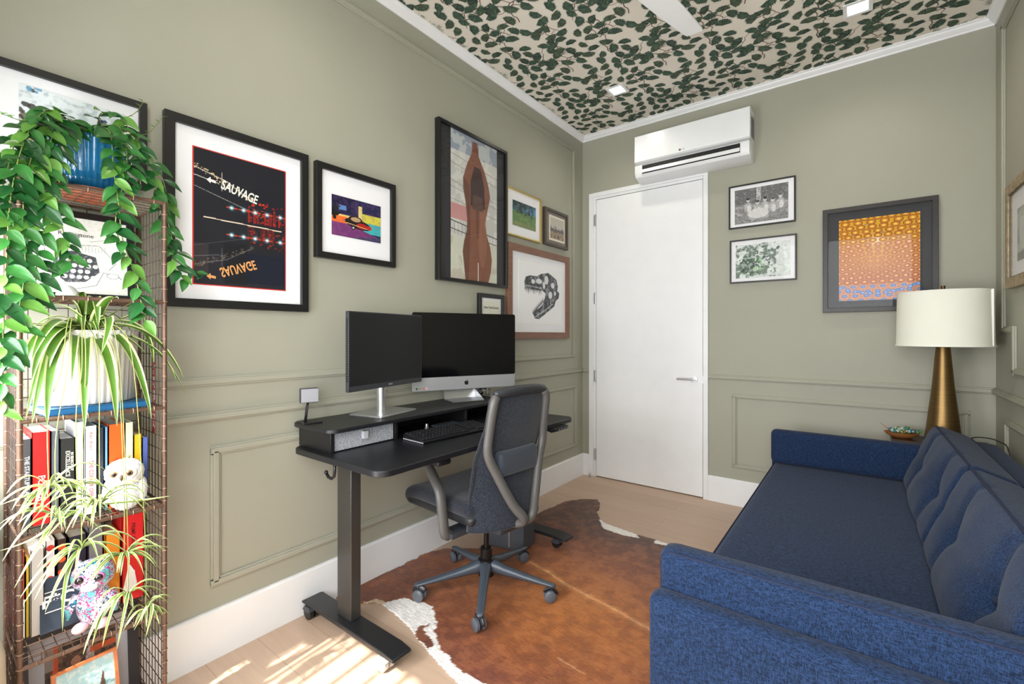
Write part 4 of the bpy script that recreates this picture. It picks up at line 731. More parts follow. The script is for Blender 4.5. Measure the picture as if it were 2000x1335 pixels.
def hide():
    xs = [p[0] for p in edge]; ys = [p[1] for p in edge]; x0, x1, y0, y1 = min(xs) - .02, max(xs) + .02, min(ys) - .02, max(ys) + .02
    c = Cv(x1 - x0, y1 - y0, 165, (118, 62, 38)); N = lambda p: ((p[0] - x0) / c.w, (p[1] - y0) / c.h)
    n1 = c.noise(5, 3); n2 = c.noise(14, 9); n3 = c.noise(40, 6); wx, wy = c.X * c.w + x0, c.Y * c.h + y0
    def soft(poly, col, k, al=1):
        m = np.zeros(c.X.shape, bool); q = [N(p) for p in poly]
        for i in range(len(q)):
            (ax, ay), (bx_, by_) = q[i], q[(i + 1) % len(q)]
            if ay != by_: m ^= ((c.Y >= min(ay, by_)) & (c.Y < max(ay, by_)) & (c.X + (n3 - .5) * .05 * k < ax + (c.Y - ay) * (bx_ - ax) / (by_ - ay)))
        c.put(m, col, al); return m
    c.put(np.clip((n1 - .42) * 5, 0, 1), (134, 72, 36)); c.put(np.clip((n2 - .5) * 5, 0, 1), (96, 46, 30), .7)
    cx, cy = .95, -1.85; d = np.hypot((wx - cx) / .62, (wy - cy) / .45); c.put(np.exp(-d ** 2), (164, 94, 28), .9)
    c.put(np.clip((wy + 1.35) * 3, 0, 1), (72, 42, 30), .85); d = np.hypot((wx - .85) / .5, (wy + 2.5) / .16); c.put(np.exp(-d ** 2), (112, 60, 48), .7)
    fp = lambda *q: [floorpt(*p) for p in q]
    soft(fp((748, 1180), (790, 1172), (820, 1176), (846, 1186), (851, 1204), (850, 1237), (856, 1258), (880, 1294), (904, 1315), (952, 1340), (990, 1380), (880, 1400), (780, 1250)), (236, 232, 228), 1)
    soft(fp((811, 1240), (828, 1226), (841, 1219), (836, 1236), (846, 1262), (838, 1272)), (110, 62, 44), 1)
    soft(fp((1168, 1016), (1182, 1015), (1250, 1040), (1246, 1052), (1215, 1046), (1180, 1034)), (236, 230, 222), .6); soft(fp((1276, 1062), (1285, 1054), (1330, 1062), (1330, 1072)), (236, 230, 222), .6); soft(fp((712, 1186), (712, 1176), (740, 1172), (756, 1180), (740, 1188)), (206, 180, 150), .6)
    sp = [N(p) for p in fp((1036, 1100), (1070, 1118), (1100, 1140), (1150, 1166), (1200, 1192), (1252, 1222), (1330, 1262))]
    for wd, al in ((.034, .10), (.018, .20), (.007, .5)): c.line(sp, wd, (226, 168, 116), al)
    c.line([N(p) for p in fp((1090, 1288), (1110, 1300), (1140, 1318))], .004, (220, 180, 140), .5)
    z = .004 + .004 * n1; c.put((n3 > .55) & (c.a[..., 2] < 120), (190, 124, 76), .22); c.put((n3 < .42) & (c.a[..., 2] < 120), (70, 34, 24), .14)
    q = [N(p) for p in edge]; m = np.zeros(c.X.shape, bool)
    for i in range(len(q)):
        (ax, ay), (bx_, by_) = q[i], q[(i + 1) % len(q)]
        if ay != by_: m ^= ((c.Y >= min(ay, by_)) & (c.Y < max(ay, by_)) & (c.X + (n3 - .5) * .02 < ax + (c.Y - ay) * (bx_ - ax) / (by_ - ay)))
    ny, nx = m.shape; idx = np.arange(ny * nx).reshape(ny, nx); keep = m[:-1, :-1] & m[1:, 1:] & m[:-1, 1:] & m[1:, :-1]
    Q = np.stack([idx[:-1, :-1], idx[:-1, 1:], idx[1:, 1:], idx[1:, :-1]], -1)[keep]; used = np.unique(Q); re = np.full(ny * nx, -1); re[used] = np.arange(len(used))
    co = np.stack([wx, wy, z], -1).reshape(-1, 3)[used]; me = bpy.data.meshes.new('cowhide_rug'); me.from_pydata(co.tolist(), [], re[Q].tolist())
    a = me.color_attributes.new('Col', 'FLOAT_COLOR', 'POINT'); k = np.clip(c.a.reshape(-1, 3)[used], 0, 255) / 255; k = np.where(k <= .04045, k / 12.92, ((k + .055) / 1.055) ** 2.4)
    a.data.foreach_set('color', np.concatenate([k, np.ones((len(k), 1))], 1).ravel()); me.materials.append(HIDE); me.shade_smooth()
    o = bpy.data.objects.new('cowhide_rug', me); COL.objects.link(o); s = o.modifiers.new('thickness', 'SOLIDIFY'); s.thickness = .0035; s.offset = -1
    return tag(o, 'reddish-brown cowhide rug with white edge patches under the office chair', 'rug')
hide()
# ================================================================== WIRE SHELF
SX0, SX1, SY0, SY1 = .030, .304, -3.556, -3.248
LZ = [1.674, 1.367, 1.041, .739, .405, .075]
t = thing('wire_shelf', 'tall narrow rusty wire shelf unit with six levels against the left wall', 'shelf', (SX0, SY0, 0)); WT = t
for x in (SX0, SX1):
    for y in (SY0, SY1): b = MB(); b.cyl((x, y, 0), (x, y, 1.676), .0058, 10); W('post', b, RUST, smooth='a')
def wires(b, o, du, dv, nu, nv, r=.0013):
    o, du, dv = Vector(o), Vector(du), Vector(dv)
    for i in range(nu + 1): b.tube([o + du * i / nu, o + du * i / nu + dv], r, 4)
    for j in range(nv + 1): b.tube([o + dv * j / nv, o + dv * j / nv + du], r, 4)
DW = M('dark_wire', (74, 60, 52), .5, metal=.6, var=.15, vscale=30)
for y in (SY0, SY1): b = MB(); wires(b, (SX0, y, .05), (SX1 - SX0, 0, 0), (0, 0, 1.624), 9, 38); W('side_mesh', b, DW, fixn=False)
b = MB(); wires(b, (SX0 - .002, SY0, .05), (0, SY1 - SY0, 0), (0, 0, 1.624), 7, 30); W('back_mesh', b, DW, fixn=False)
for k, z in enumerate(LZ):
    b = MB(); wires(b, (SX0, SY0, z), (SX1 - SX0, 0, 0), (0, SY1 - SY0, 0), 7, 12, .0014)
    for p, q in (((SX0, SY0), (SX1, SY0)), ((SX0, SY1), (SX1, SY1)), ((SX0, SY0), (SX0, SY1))): b.cyl((p[0], p[1], z), (q[0], q[1], z), .0042, 8)
    b.cyl((SX1, SY0, z), (SX1, SY1, z), .0058, 10); lv = W('shelf_level', b, RUST, fixn=False)
    if k in (4,):
        b = MB(); wires(b, (SX1 + .004, SY0, z), (0, SY1 - SY0, 0), (0, 0, .028), 8, 1, .0014); W('front_lip', b, RUST, fixn=False)
b = MB(); rg = random.Random(7)
for x in (SX0, SX1):
    for y in (SY0, SY1):
        for k in range(42): z = .06 + k * .0385; b.lathe([(.0074, -.0012), (.0078, 0), (.0074, .0012)], 8, c=(x, y, z))
for z in LZ:
    for k in range(6): y = SY0 + .03 + k * .05; b.tube([(SX1 + .0072 * math.cos(a), y, z + .0072 * math.sin(a)) for a in [q * PI / 4 for q in range(8)]], .0013, 4, closed=True)
W('wire_wrap', b, M('worn_wire', (150, 124, 104), .45, metal=.6))['kind'] = 'stuff'
# ---------------- books
def book(y0, y1, x1, z0, zt, dep, col, label, txt=None, tc=(240, 240, 235), ts=.012, grp='books on the shelf', two=None, lean=0, tz=None):
    t = thing('book', label, 'book', ((x1 - dep / 2), (y0 + y1) / 2, z0), 0, grp, rot=(lean, 0, 0)); hw = (y1 - y0) / 2; h = zt - z0; d = dep / 2
    cm = M('cover_%d_%d_%d' % col, col, .45); b = MB(); b.box((d - .002, -hw, 0), (d, hw, h)); b.box((-d, -hw, 0), (d, -hw + .0016, h)); b.box((-d, hw - .0016, 0), (d, hw, h)); obj('cover', b, cm, t)
    b = MB(); b.box((-d + .004, -hw + .0017, .003), (d - .0022, hw - .0017, h - .003)); obj('pages', b, M('book_pages', (232, 226, 212), .8, var=.05, vscale=300, vstretch=(1, 1, .01)), t)
    if two: b = MB(); b.box((d, -hw + .0002, two[1]), (d + .0004, hw - .0002, two[2])); obj('spine_band', b, M('band_%d_%d_%d' % two[0], two[0], .5), t)
    if txt: text('spine_lettering', txt, ts, M('ink_%d_%d_%d' % tc, tc, .5), t, (d + .0006, 0, h * .5 if tz is None else tz), (0, R(90), 0), bold=.0002); 
    return t
z = .746; BX = .235
gD = 'upright books behind the white owl'
book(-3.545, -3.528, BX, z, .985, .15, (74, 74, 78), 'dark grey paperback at the left end of the row behind the white owl', 'THE STARTUP PLAYBOOK', (214, 214, 214), .0125, gD)
book(-3.527, -3.491, BX, z, 1.000, .16, (206, 24, 26), 'thick glossy red hardback between a dark grey and a slate book', 'POWER', (244, 232, 226), .020, gD, tz=.10)
book(-3.490, -3.473, BX - .004, z, .998, .15, (104, 110, 120), 'slate grey book standing between the red hardback and the black book', None, grp=gD)
t = book(-3.472, -3.441, BX, z, .973, .15, (34, 34, 34), 'black book with pale title IN SEARCH OF EXCELLENCE in the upper row', 'EXCELLENCE', (226, 222, 206), .0125, gD, tz=.155)
text('spine_lettering', 'IN SEARCH OF', .008, M('ink_226_222_206', (226, 222, 206), .5), t, (.0756, .009, .160), (0, R(90), 0), bold=.0002)
book(-3.440, -3.422, BX - .002, z, 1.015, .15, (214, 214, 218), 'tall pale grey book with blank spine, tallest in the upper row', None, grp=gD)
t = book(-3.421, -3.395, BX + .006, z, 1.001, .16, (236, 234, 232), 'white book with red title THE CORNER OFFICE', 'THE CORNER OFFICE', (196, 60, 44), .0125, gD, tz=.095)
text('spine_lettering', 'Adam Bryant', .010, M('ink_196_60_44', (196, 60, 44), .5), t, (.0806, 0, .212), (0, R(90), 0), shear=.3)
book(-3.394, -3.378, BX, z, .992, .15, (38, 44, 60), 'thin dark navy book next to the white book with red title', None, grp=gD)
book(-3.377, -3.369, BX, z, .992, .15, (110, 160, 206), 'very thin light blue book beside the orange one', None, grp=gD)
book(-3.368, -3.330, BX, z, .997, .16, (226, 88, 20), 'thick bright orange book rising above the white owl', 'CREATIVE', (190, 50, 16), .010, gD)
book(-3.329, -3.309, BX, z, .997, .16, (228, 224, 176), 'cream yellow book right of the thick orange one', 'Start with Why', (160, 160, 130), .008, gD)
book(-3.308, -3.288, BX, z, .957, .15, (206, 168, 26), 'short mustard yellow book near the right end of the upper row', None, grp=gD)
book(-3.287, -3.272, BX, z, .945, .15, (74, 92, 156), 'periwinkle blue book at the right end of the upper row', None, grp=gD)
z = .412; BX = .150; gE = 'upright books behind the sequinned owl'
book(-3.545, -3.531, BX, z, .655, .12, (212, 60, 36), 'red and white spined book at the left end of the lower row', None, grp=gE, two=((238, 236, 230), .0, .11))
book(-3.530, -3.522, BX, z, .640, .12, (206, 172, 40), 'thin yellow book on the lower book level', None, grp=gE)
book(-3.521, -3.494, BX + .01, z, .655, .12, (206, 200, 192), 'cream grey book on the lower book level behind the cascading plant', None, grp=gE)
t = book(-3.490, -3.470, BX, z, .668, .12, (236, 232, 228), 'white book with large red dots down its spine', None, grp=gE)
for k in range(5): b = MB(); b.cyl((.0602, 0, .055 + k * .045), (.0608, 0, .055 + k * .045), .0085, 18); obj('red_dot', b, M('dot_red', (208, 44, 30), .5), t)
t = book(-3.466, -3.446, BX, z, .665, .12, (60, 34, 30), 'dark book with orange discs down its spine', None, grp=gE)
for k in range(6): b = MB(); b.cyl((.0602, 0, .045 + k * .037), (.0608, 0, .045 + k * .037), .0085, 18); obj('orange_dot', b, M('dot_orange', (226, 84, 28), .5), t)
book(-3.440, -3.400, BX - .01, z, .660, .10, (44, 42, 60), 'thick dark indigo book behind the sequinned owl', None, grp=gE)
book(-3.396, -3.362, BX - .01, z, .672, .10, (132, 128, 130), 'grey book behind the head of the sequinned owl', None, grp=gE)
book(-3.358, -3.322, BX, z, .640, .12, (226, 136, 24), 'amber orange book between the sequinned owl and the red book', None, grp=gE)
t = book(-3.318, -3.262, BX, z, .692, .12, (212, 20, 26), 'broad red book with dark title at the right end of the lower row', 'PRIME CASES', (96, 10, 16), .0145, gE, tz=.205)
text('spine_lettering', 'TESTED', .013, M('ink_white', (244, 236, 232), .5), t, (.0606, 0, .07), (0, R(90), 0)); b = MB(); b.prism([(-.027, .03), (-.010, .12), (.004, .09), (.010, .05), (-.01, .02)], .0602, .0606, ax='x'); obj('white_flash', b, PAPER, t)
t = thing('book', 'slate blue booklet reading F*C facing out in front of the lower books', 'book', (.166, -3.463, .412), 0, rot=(0, R(-7), 0)); b = MB(); b.box((-.004, -.040, 0), (.004, .050, .150)); obj('cover', b, M('slate_blue_cover', (52, 64, 80), .45, var=.3, vscale=14), t)
text('title_lettering', 'F*C', .044, M('ink_white', (244, 236, 232), .5), t, (.0046, -.002, .083), (R(90), 0, R(90)), bold=.0012); b = MB(); b.box((.0041, -.030, .109), (.0046, .050, .1115)); b.box((.0041, -.030, .054), (.0046, .050, .0565)); obj('title_rule', b, M('ink_white', (244, 236, 232), .5), t)['kind'] = 'stuff'
t = thing('book', 'blue book lying flat beneath the white ribbed planter', 'book', (.18, -3.40, 1.047), R(4)); b = MB(); b.box((-.09, -.115, 0), (.11, .115, .002)); b.box((-.09, -.115, .016), (.11, .115, .018)); b.box((.108, -.115, 0), (.11, .115, .018)); obj('cover', b, M('teal_blue_cover', (28, 92, 140), .4), t); obj('pages', MB().box((-.088, -.113, .002), (.108, .113, .016)), M('book_pages', (232, 226, 212), .8), t)
# ---------------- framed things on the shelf
def a_type(w, h):
    c = Cv(w, h, 900, (232, 230, 222)); g = (120, 124, 126); k = (70, 72, 78)
    c.poly([(.20, .30), (.28, .52), (.42, .56), (.66, .50), (.70, .30), (.55, .16), (.35, .14)], k); 
    for r_ in range(4):
        for i in range(6 - r_ % 2): c.ell(.27 + i * .072 + r_ * .012, .22 + r_ * .075, .028, .028, (232, 230, 222)); c.ell(.27 + i * .072 + r_ * .012, .22 + r_ * .075, .018, .018, (206, 206, 204))
    c.line([(.12, .30), (.20, .12), (.45, .06), (.66, .12), (.74, .30), (.90, .26), (.94, .22)], .008, g); c.line([(.16, .62), (.70, .66), (.88, .44), (.80, .34)], .008, g); c.line([(.16, .62), (.14, .34)], .008, g)
    for i in range(16): c.line([(.24 + i * .035, .56), (.26 + i * .033, .64)], .004, g, .8)
    c.line([(.60, .70), (.88, .78), (.90, .66)], .006, g); c.ell(.84, .26, .07, .04, g); c.ell(.84, .26, .062, .034, (232, 230, 222)); c.put(c.noise(40, 2) > .62, (200, 200, 196), .4); return c
t = thing('framed_print', 'black-framed line drawing of a typewriter standing on the shelf below the blue planter', 'picture', (.085, -3.538, 1.374), R(90), rot=(R(-5), 0, R(90))); w_, h_ = .268, .278
b = MB(); b.box((0, -.012, 0), (w_, 0, .020)); b.box((0, -.012, h_ - .020), (w_, 0, h_)); b.box((0, -.012, .02), (.020, 0, h_ - .02)); b.box((w_ - .020, -.012, .02), (w_, 0, h_ - .02)); obj('frame', b, FB, t)
a_type(w_ - .04, h_ - .04).mesh('print', t, (.020, -.006, .020)); text('heading_lettering', 'Remingtone', .017, M('ink_grey', (70, 70, 74), .6), t, (.125, -.0064, .205), FRONT); obj('glass', MB().add([(.02, -.009, .02), (w_ - .02, -.009, .02), (w_ - .02, -.009, h_ - .02), (.02, -.009, h_ - .02)], [(0, 1, 2, 3)]), GLASS, t, fixn=False)
def a_photo(w, h, pal=0):
    c = Cv(w, h, 500, (60, 54, 50) if not pal else (120, 170, 180)); n = c.noise(7, 5 + pal); n2 = c.noise(20, 9)
    if not pal:
        c.put(n > .52, (92, 66, 50), .8); c.rect(.10, .30, .18, 1, (210, 76, 40), .9); c.rect(.0, .62, .12, 1, (150, 140, 134), .8); c.poly([(0, .0), (.5, .2), (.45, .5), (.1, .35)], (120, 70, 56)); c.ell(.42, .62, .07, .09, (170, 120, 96)); c.ell(.42, .35, .10, .2, (60, 54, 80)); c.ell(.62, .6, .06, .2, (190, 186, 190)); c.rect(.62, .66, 1, .76, (206, 86, 44), .9); c.put(n2 > .56, (150, 110, 90), .5)
    else:
        c.put(c.Y > .6, (170, 210, 216)); c.put(n2 > .55, (226, 230, 226), .6); c.put((n > .48) & (c.Y < .45), (44, 40, 38)); c.poly([(.3, 0), (.9, 0), (.8, .8), (.65, .3), (.45, .5)], (96, 72, 58)); c.ell(.5, .5, .05, .07, (70, 56, 50))
    return c
t = thing('framed_photograph', 'large dark-framed colour photograph with grey mat on the lowest shelf level', 'picture', (.090, -3.545, .082), 0, rot=(R(-6), 0, R(90))); w_, h_ = .285, .30
b = MB(); b.box((0, -.014, 0), (w_, 0, .028)); b.box((0, -.014, h_ - .028), (w_, 0, h_)); b.box((0, -.014, .028), (.028, 0, h_ - .028)); b.box((w_ - .028, -.014, .028), (w_, 0, h_ - .028)); obj('frame', b, M('navy_black_frame', (26, 28, 38), .4), t); obj('mat_board', MB().box((.028, -.006, .028), (w_ - .028, -.001, h_ - .028)), M('grey_mat', (176, 176, 184), .6), t); a_photo(.165, .175).mesh('print', t, (.062, -.0075, .062))
t = thing('framed_photograph', 'small copper-framed photograph leaning in front of the dark-framed one on the lowest level', 'picture', (.205, -3.478, .082), 0, rot=(R(-12), 0, R(96))); w_, h_ = .150, .205
b = MB(); b.box((0, -.010, 0), (w_, 0, .008)); b.box((0, -.010, h_ - .008), (w_, 0, h_)); b.box((0, -.010, .008), (.008, 0, h_ - .008)); b.box((w_ - .008, -.010, .008), (w_, 0, h_ - .008)); obj('frame', b, M('copper_frame', (214, 130, 84), .4, metal=.3), t); obj('backing', MB().box((.008, -.002, .008), (w_ - .008, 0, h_ - .008)), PAPER, t); a_photo(w_ - .016, h_ - .016, 1).mesh('print', t, (.008, -.0035, .008))
t = thing('computer_mouse', 'rounded white mouse on the shelf edge in front of the typewriter drawing', 'mouse', (.268, -3.462, 1.374)); b = MB(); b.sphere((0, 0, 0), 1, 28, 16, sc=(.032, .024, .030)); b.v = [(x, y, max(z, 0)) for x, y, z in b.v]; obj('shell', b, M('glossy_white', (244, 244, 244), .2, coat=.5), t, smooth='a', fixn=False)
t = thing('fabric_ribbon', 'red and white patterned ribbon hanging outside the wire side of the shelf', 'ribbon', (.150, -3.236, 0.94)); b = MB(); b.box((0, -.002, 0), (.012, .002, .235), 0); rg = random.Random(9)
for k in range(26): q = rg.uniform(0, .225); b.box((rg.uniform(0, .006), -.0026, q), (rg.uniform(.006, .012), -.0021, q + .006), 1); 
for k in range(26): q = rg.uniform(0, .225); b.box((.0121, rg.uniform(-.002, 0), q), (.0126, rg.uniform(0, .002), q + .006), 1)
obj('ribbon_band', b, [M('ribbon_red', (196, 34, 44), .6), M('ribbon_white', (236, 232, 232), .6)], t, fixn=False)
# ---------------- owls
def fluffy(b, c, sc, amp, seed=0, n=56, m=40, mi=0, fr=11):
    rg = np.random.RandomState(seed); vs = []
    for i in range(m + 1):
        for k in range(n):
            th, ph = PI * i / m, 2 * PI * k / n; d = Vector((math.sin(th) * math.cos(ph), math.sin(th) * math.sin(ph), -math.cos(th)))
            f = 1 + amp * (math.sin(fr * d.x + 3 * math.sin(fr * d.z + seed)) * math.sin(fr * 1.3 * d.y + seed) + .9 * (rg.rand() - .5) * math.sin(th)); vs.append((c[0] + sc[0] * d.x * f, c[1] + sc[1] * d.y * f, c[2] + sc[2] * d.z * f))
    b.add(vs, [(i * n + k, i * n + (k + 1) % n, (i + 1) * n + (k + 1) % n, (i + 1) * n + k) for i in range(m) for k in range(n)], mi)
FLUFF = M('white_plush', (232, 232, 234), .95, sheen=.5, bump=.8, bscale=120, var=.06, vscale=25)
OW = (.278, -3.338, .748); t = thing('plush_owl', 'fluffy white toy owl sitting on the shelf before the orange book', 'toy owl', OW, R(-22))
b = MB(); fluffy(b, (0, 0, .048), (.036, .040, .050), .06, 2); fluffy(b, (.010, 0, .112), (.040, .046, .040), .045, 5); fluffy(b, (0, .040, .055), (.020, .012, .034), .08, 6, 24, 18); fluffy(b, (0, -.040, .055), (.020, .012, .034), .08, 7, 24, 18); obj('body', b, FLUFF, t, smooth=True)
for s in (-1, 1):
    b = MB(); b.sphere((.040, s * .018, .116), .0165, 16, 10, sc=(.5, 1, 1)); ed = obj('eye_disc', b, M('cream_plush', (240, 234, 220), .9), t, smooth=True)
    b = MB(); b.sphere((.046, s * .017, .116), .0092, 16, 10, sc=(.6, 1, 1)); e_ = obj('eye', b, M('amber_eye', (120, 84, 34), .15, coat=.6), t, smooth=True)
    b = MB(); b.sphere((.0505, s * .017, .116), .0048, 12, 8, sc=(.5, 1, 1)); obj('pupil', b, M('black_pupil', (10, 8, 8), .1), e_, smooth=True)
b = MB(); b.tube([(.048, 0, .110), (.055, 0, .104), (.053, 0, .096)], [.005, .004, .001], 8); obj('beak', b, M('brown_beak', (84, 62, 48), .4), t, smooth=True)
def sequin():
    m = bpy.data.materials.new('sequin_fabric'); m.use_nodes = True; nt = m.node_tree; b = nt.nodes['Principled BSDF']; b.inputs['Roughness'].default_value = .28; b.inputs['Metallic'].default_value = .35
    tc = nt.nodes.new('ShaderNodeTexCoord'); v = nt.nodes.new('ShaderNodeTexVoronoi'); v.inputs['Scale'].default_value = 260; n = nt.nodes.new('ShaderNodeTexNoise'); n.inputs['Scale'].default_value = 22; n.inputs['Detail'].default_value = 2
    nt.links.new(tc.outputs['Object'], v.inputs[0]); nt.links.new(tc.outputs['Object'], n.inputs[0]); cr = nt.nodes.new('ShaderNodeValToRGB'); e = cr.color_ramp; e.interpolation = 'CONSTANT'
    for i, (p, c) in enumerate(((0, (30, 150, 160)), (.40, (40, 70, 110)), (.46, (230, 236, 244)), (.54, (214, 222, 236)), (.58, (196, 70, 140)), (.64, (110, 200, 210)))):
        q = e.elements[i] if i < 2 else e.elements.new(p); q.position = p; q.color = lin(c) + (1,)
    ad = nt.nodes.new('ShaderNodeMath'); ad.operation = 'MULTIPLY_ADD'; sp = nt.nodes.new('ShaderNodeSeparateColor'); nt.links.new(v.outputs['Color'], sp.inputs[0]); nt.links.new(sp.outputs[0], ad.inputs[0]); ad.inputs[1].default_value = .14; nt.links.new(n.outputs[0], ad.inputs[2]); nt.links.new(ad.outputs[0], cr.inputs[0]); nt.links.new(cr.outputs[0], b.inputs['Base Color'])
    bp = nt.nodes.new('ShaderNodeBump'); bp.inputs['Strength'].default_value = .8; bp.inputs['Distance'].default_value = .002; nt.links.new(v.outputs['Distance'], bp.inputs['Height']); nt.links.new(bp.outputs[0], b.inputs['Normal']); return m
SQ = sequin(); t = thing('plush_owl', 'multicoloured sequinned toy owl with big dark eyes in front of the lower books', 'toy owl', (.222, -3.398, .413), R(-25)); PK = M('pale_pink_plush', (240, 196, 200), .8)
b = MB(); b.sphere((0, 0, .065), 1, 28, 20, sc=(.034, .040, .066)); b.sphere((.006, 0, .150), 1, 28, 20, sc=(.040, .050, .046)); b.tube([(0, -.030, .17), (0, -.036, .200)], [.014, .003], 10); b.tube([(0, .030, .17), (0, .036, .200)], [.014, .003], 10); obj('body', b, SQ, t, smooth=True)
for s in (-1, 1):
    b = MB(); b.tube([(.0, s * .038, .095), (.012, s * .052, .06), (.016, s * .054, .035)], [.014, .014, .005], 10, flat=.6); obj('wing', b, SQ, t, smooth=True)
    b = MB(); b.sphere((.026, s * .024, .010), 1, 16, 10, sc=(.026, .018, .012)); obj('foot', b, PK, t, smooth=True)
    b = MB(); b.sphere((.038, s * .021, .152), .0145, 20, 12, sc=(.55, 1, 1)); e_ = obj('eye', b, M('pink_eye_rim', (206, 120, 170), .3), t, smooth=True); b = MB(); b.sphere((.0425, s * .021, .152), .011, 16, 10, sc=(.6, 1, 1)); obj('pupil', b, M('glossy_dark_pupil', (36, 26, 34), .1, coat=.8), e_, smooth=True)
b = MB(); b.sphere((.040, 0, .128), 1, 16, 10, sc=(.012, .020, .012)); obj('muzzle', b, M('white_plush_muzzle', (240, 236, 240), .8), t, smooth=True)
# ================================================================== PLANTS
LEAF = [M('leaf_green', (48, 106, 46), .25, var=.15, vscale=40, spec=.5), M('leaf_deep_green', (30, 80, 38), .25, var=.15, vscale=40), M('leaf_fresh_green', (92, 142, 58), .28, var=.12, vscale=40), M('leaf_stem', (120, 132, 70), .5)]
def leaf(b, p, d, up, L, Wd, mi, droop=.25):
    d = d.normalized(); s = d.cross(up).normalized(); n = s.cross(d).normalized(); vs = []; K = 7
    for i in range(K + 1):
        q = i / K; w_ = Wd * (math.sin(PI * q ** .78)) ** .85 * (1 - .25 * q) if 0 < q < 1 else 0.0004; c = p + d * L * q - n * L * droop * q * q
        vs += [c - s * w_ * .5 + n * w_ * .14, c - s * w_ * .25 + n * w_ * .03, c, c + s * w_ * .25 + n * w_ * .03, c + s * w_ * .5 + n * w_ * .14]
    b.add(vs, [(i * 5 + k, i * 5 + k + 1, i * 5 + k + 6, i * 5 + k + 5) for i in range(K) for k in range(4)], mi)
def bez(p0, p1, p2, n=12): return [p0 * (1 - q) ** 2 + p1 * 2 * q * (1 - q) + p2 * q * q for q in [i / n for i in range(n + 1)]]
t = thing('trailing_plant', 'trailing plant with glossy leaves in a blue ribbed pot on the wire shelf', 'plant', (.165, -3.395, 1.676)); PO = Vector((.165, -3.395, 1.676))
b = MB(); b.lathe([(.055, .012), (.066, .016), (.082, .170), (.085, .178), (.080, .178), (.070, .05), (0, .04)], 120, sx=.86, sy=1.12, rib=.022, nr=34, cap=False); obj('pot', b, M('blue_glazed_glass', (26, 98, 140), .12, coat=.6, var=.2, vscale=12), t, smooth=True, fixn=False)
b = MB(); b.lathe([(.0, .002), (.078, .002), (.090, .012), (.092, .020), (.088, .020), (.07, .008)], 48, sx=.9, sy=1.1); obj('saucer', b, M('terracotta_saucer', (150, 78, 48), .5), t, smooth='a')
b = MB(); b.lathe([(.0, .165), (.078, .165)], 40, sx=.86, sy=1.12, cap=False); obj('soil', b, M('dark_soil', (50, 38, 30), .95), t, fixn=False)
fb = MB(); sb = MB(); rg = random.Random(21); UPV = Vector((0, 0, 1))
vines = [  # picture-side waypoints of each hanging stem, placed just in front of the shelf (x given)
    [(150, 245, .20), (95, 215, .30), (50, 270, .36), (22, 380, .38), (12, 520, .39), (6, 660, .39), (4, 800, .39)],
    [(150, 245, .20), (100, 240, .30), (58, 320, .36), (45, 420, .37), (50, 520, .37), (38, 600, .37), (22, 700, .38)],
    [(150, 245, .20), (110, 250, .30), (88, 330, .35), (78, 420, .35), (72, 500, .35), (68, 590, .35)],
    [(140, 245, .20), (118, 280, .30), (108, 350, .34), (116, 420, .345), (128, 470, .345), (136, 515, .345)],
    [(190, 245, .20), (215, 260, .30), (222, 330, .34), (232, 400, .345), (240, 470, .345), (262, 530, .35), (276, 590, .35), (284, 625, .35)],
    [(200, 245, .20), (235, 250, .28), (248, 310, .32), (236, 380, .34), (226, 440, .345), (244, 500, .35)],
    [(205, 245, .20), (255, 260, .25), (290, 320, .27), (305, 370, .27), (316, 420, .26), (330, 470, .25), (345, 520, .25), (360, 545, .25)],
    [(205, 245, .20), (270, 290, .22), (318, 350, .20), (326, 420, .18), (340, 480, .18), (356, 520, .18), (392, 535, .16)],
    [(190, 245, .20), (200, 220, .24), (240, 232, .24), (268, 300, .26), (275, 360, .28)],
    [(130, 245, .20), (85, 235, .26), (38, 260, .3), (15, 330, .34), (-12, 420, .38)],
    [(120, 245, .20), (70, 250, .22), (28, 330, .26), (18, 430, .28), (28, 480, .28)]]
for k, vn in enumerate(vines):
    P = [at(u, v, x=x) for u, v, x in vn]; pts = sm(P, 8); sb.tube([p - PO for p in pts], .0016, 5, mi=3); acc = 0; side = 1
    for i in range(1, len(pts)):
        acc += (pts[i] - pts[i - 1]).length
        if acc > .0135:
            acc = 0; side = -side; dn = (pts[i] - pts[i - 1]).normalized(); lat = Vector((.25, side * rg.uniform(.4, 1.1), rg.uniform(-.9, .15))); d = (lat + dn * .5 + Vector((rg.uniform(0, .6), 0, 0)))
            L = rg.uniform(.044, .066) * (1 if k != 7 or i < len(pts) * .7 else .6); leaf(fb, pts[i] - PO, d, Vector((.8, rg.uniform(-.5, .5), .7)), L, L * rg.uniform(.52, .64), rg.choice((0, 0, 0, 1, 1, 2)), rg.uniform(.05, .35))
for k in range(62):   # the bushy crown over the rim
    a = rg.uniform(0, 2 * PI); q = rg.uniform(.2, 1.15); p = Vector((.078 * q * math.cos(a), .105 * q * math.sin(a), .172 + .05 * rg.random() * (1.3 - q))); d = Vector((math.cos(a), math.sin(a), rg.uniform(-.3, .6))); L = rg.uniform(.040, .058)
    sb.tube([Vector((p.x * .5, p.y * .5, .165)), p], .0013, 4, mi=3); leaf(fb, p, d, Vector((.3 * math.cos(a), .3 * math.sin(a), 1)), L, L * .58, rg.choice((0, 0, 1, 2)), rg.uniform(.1, .5))
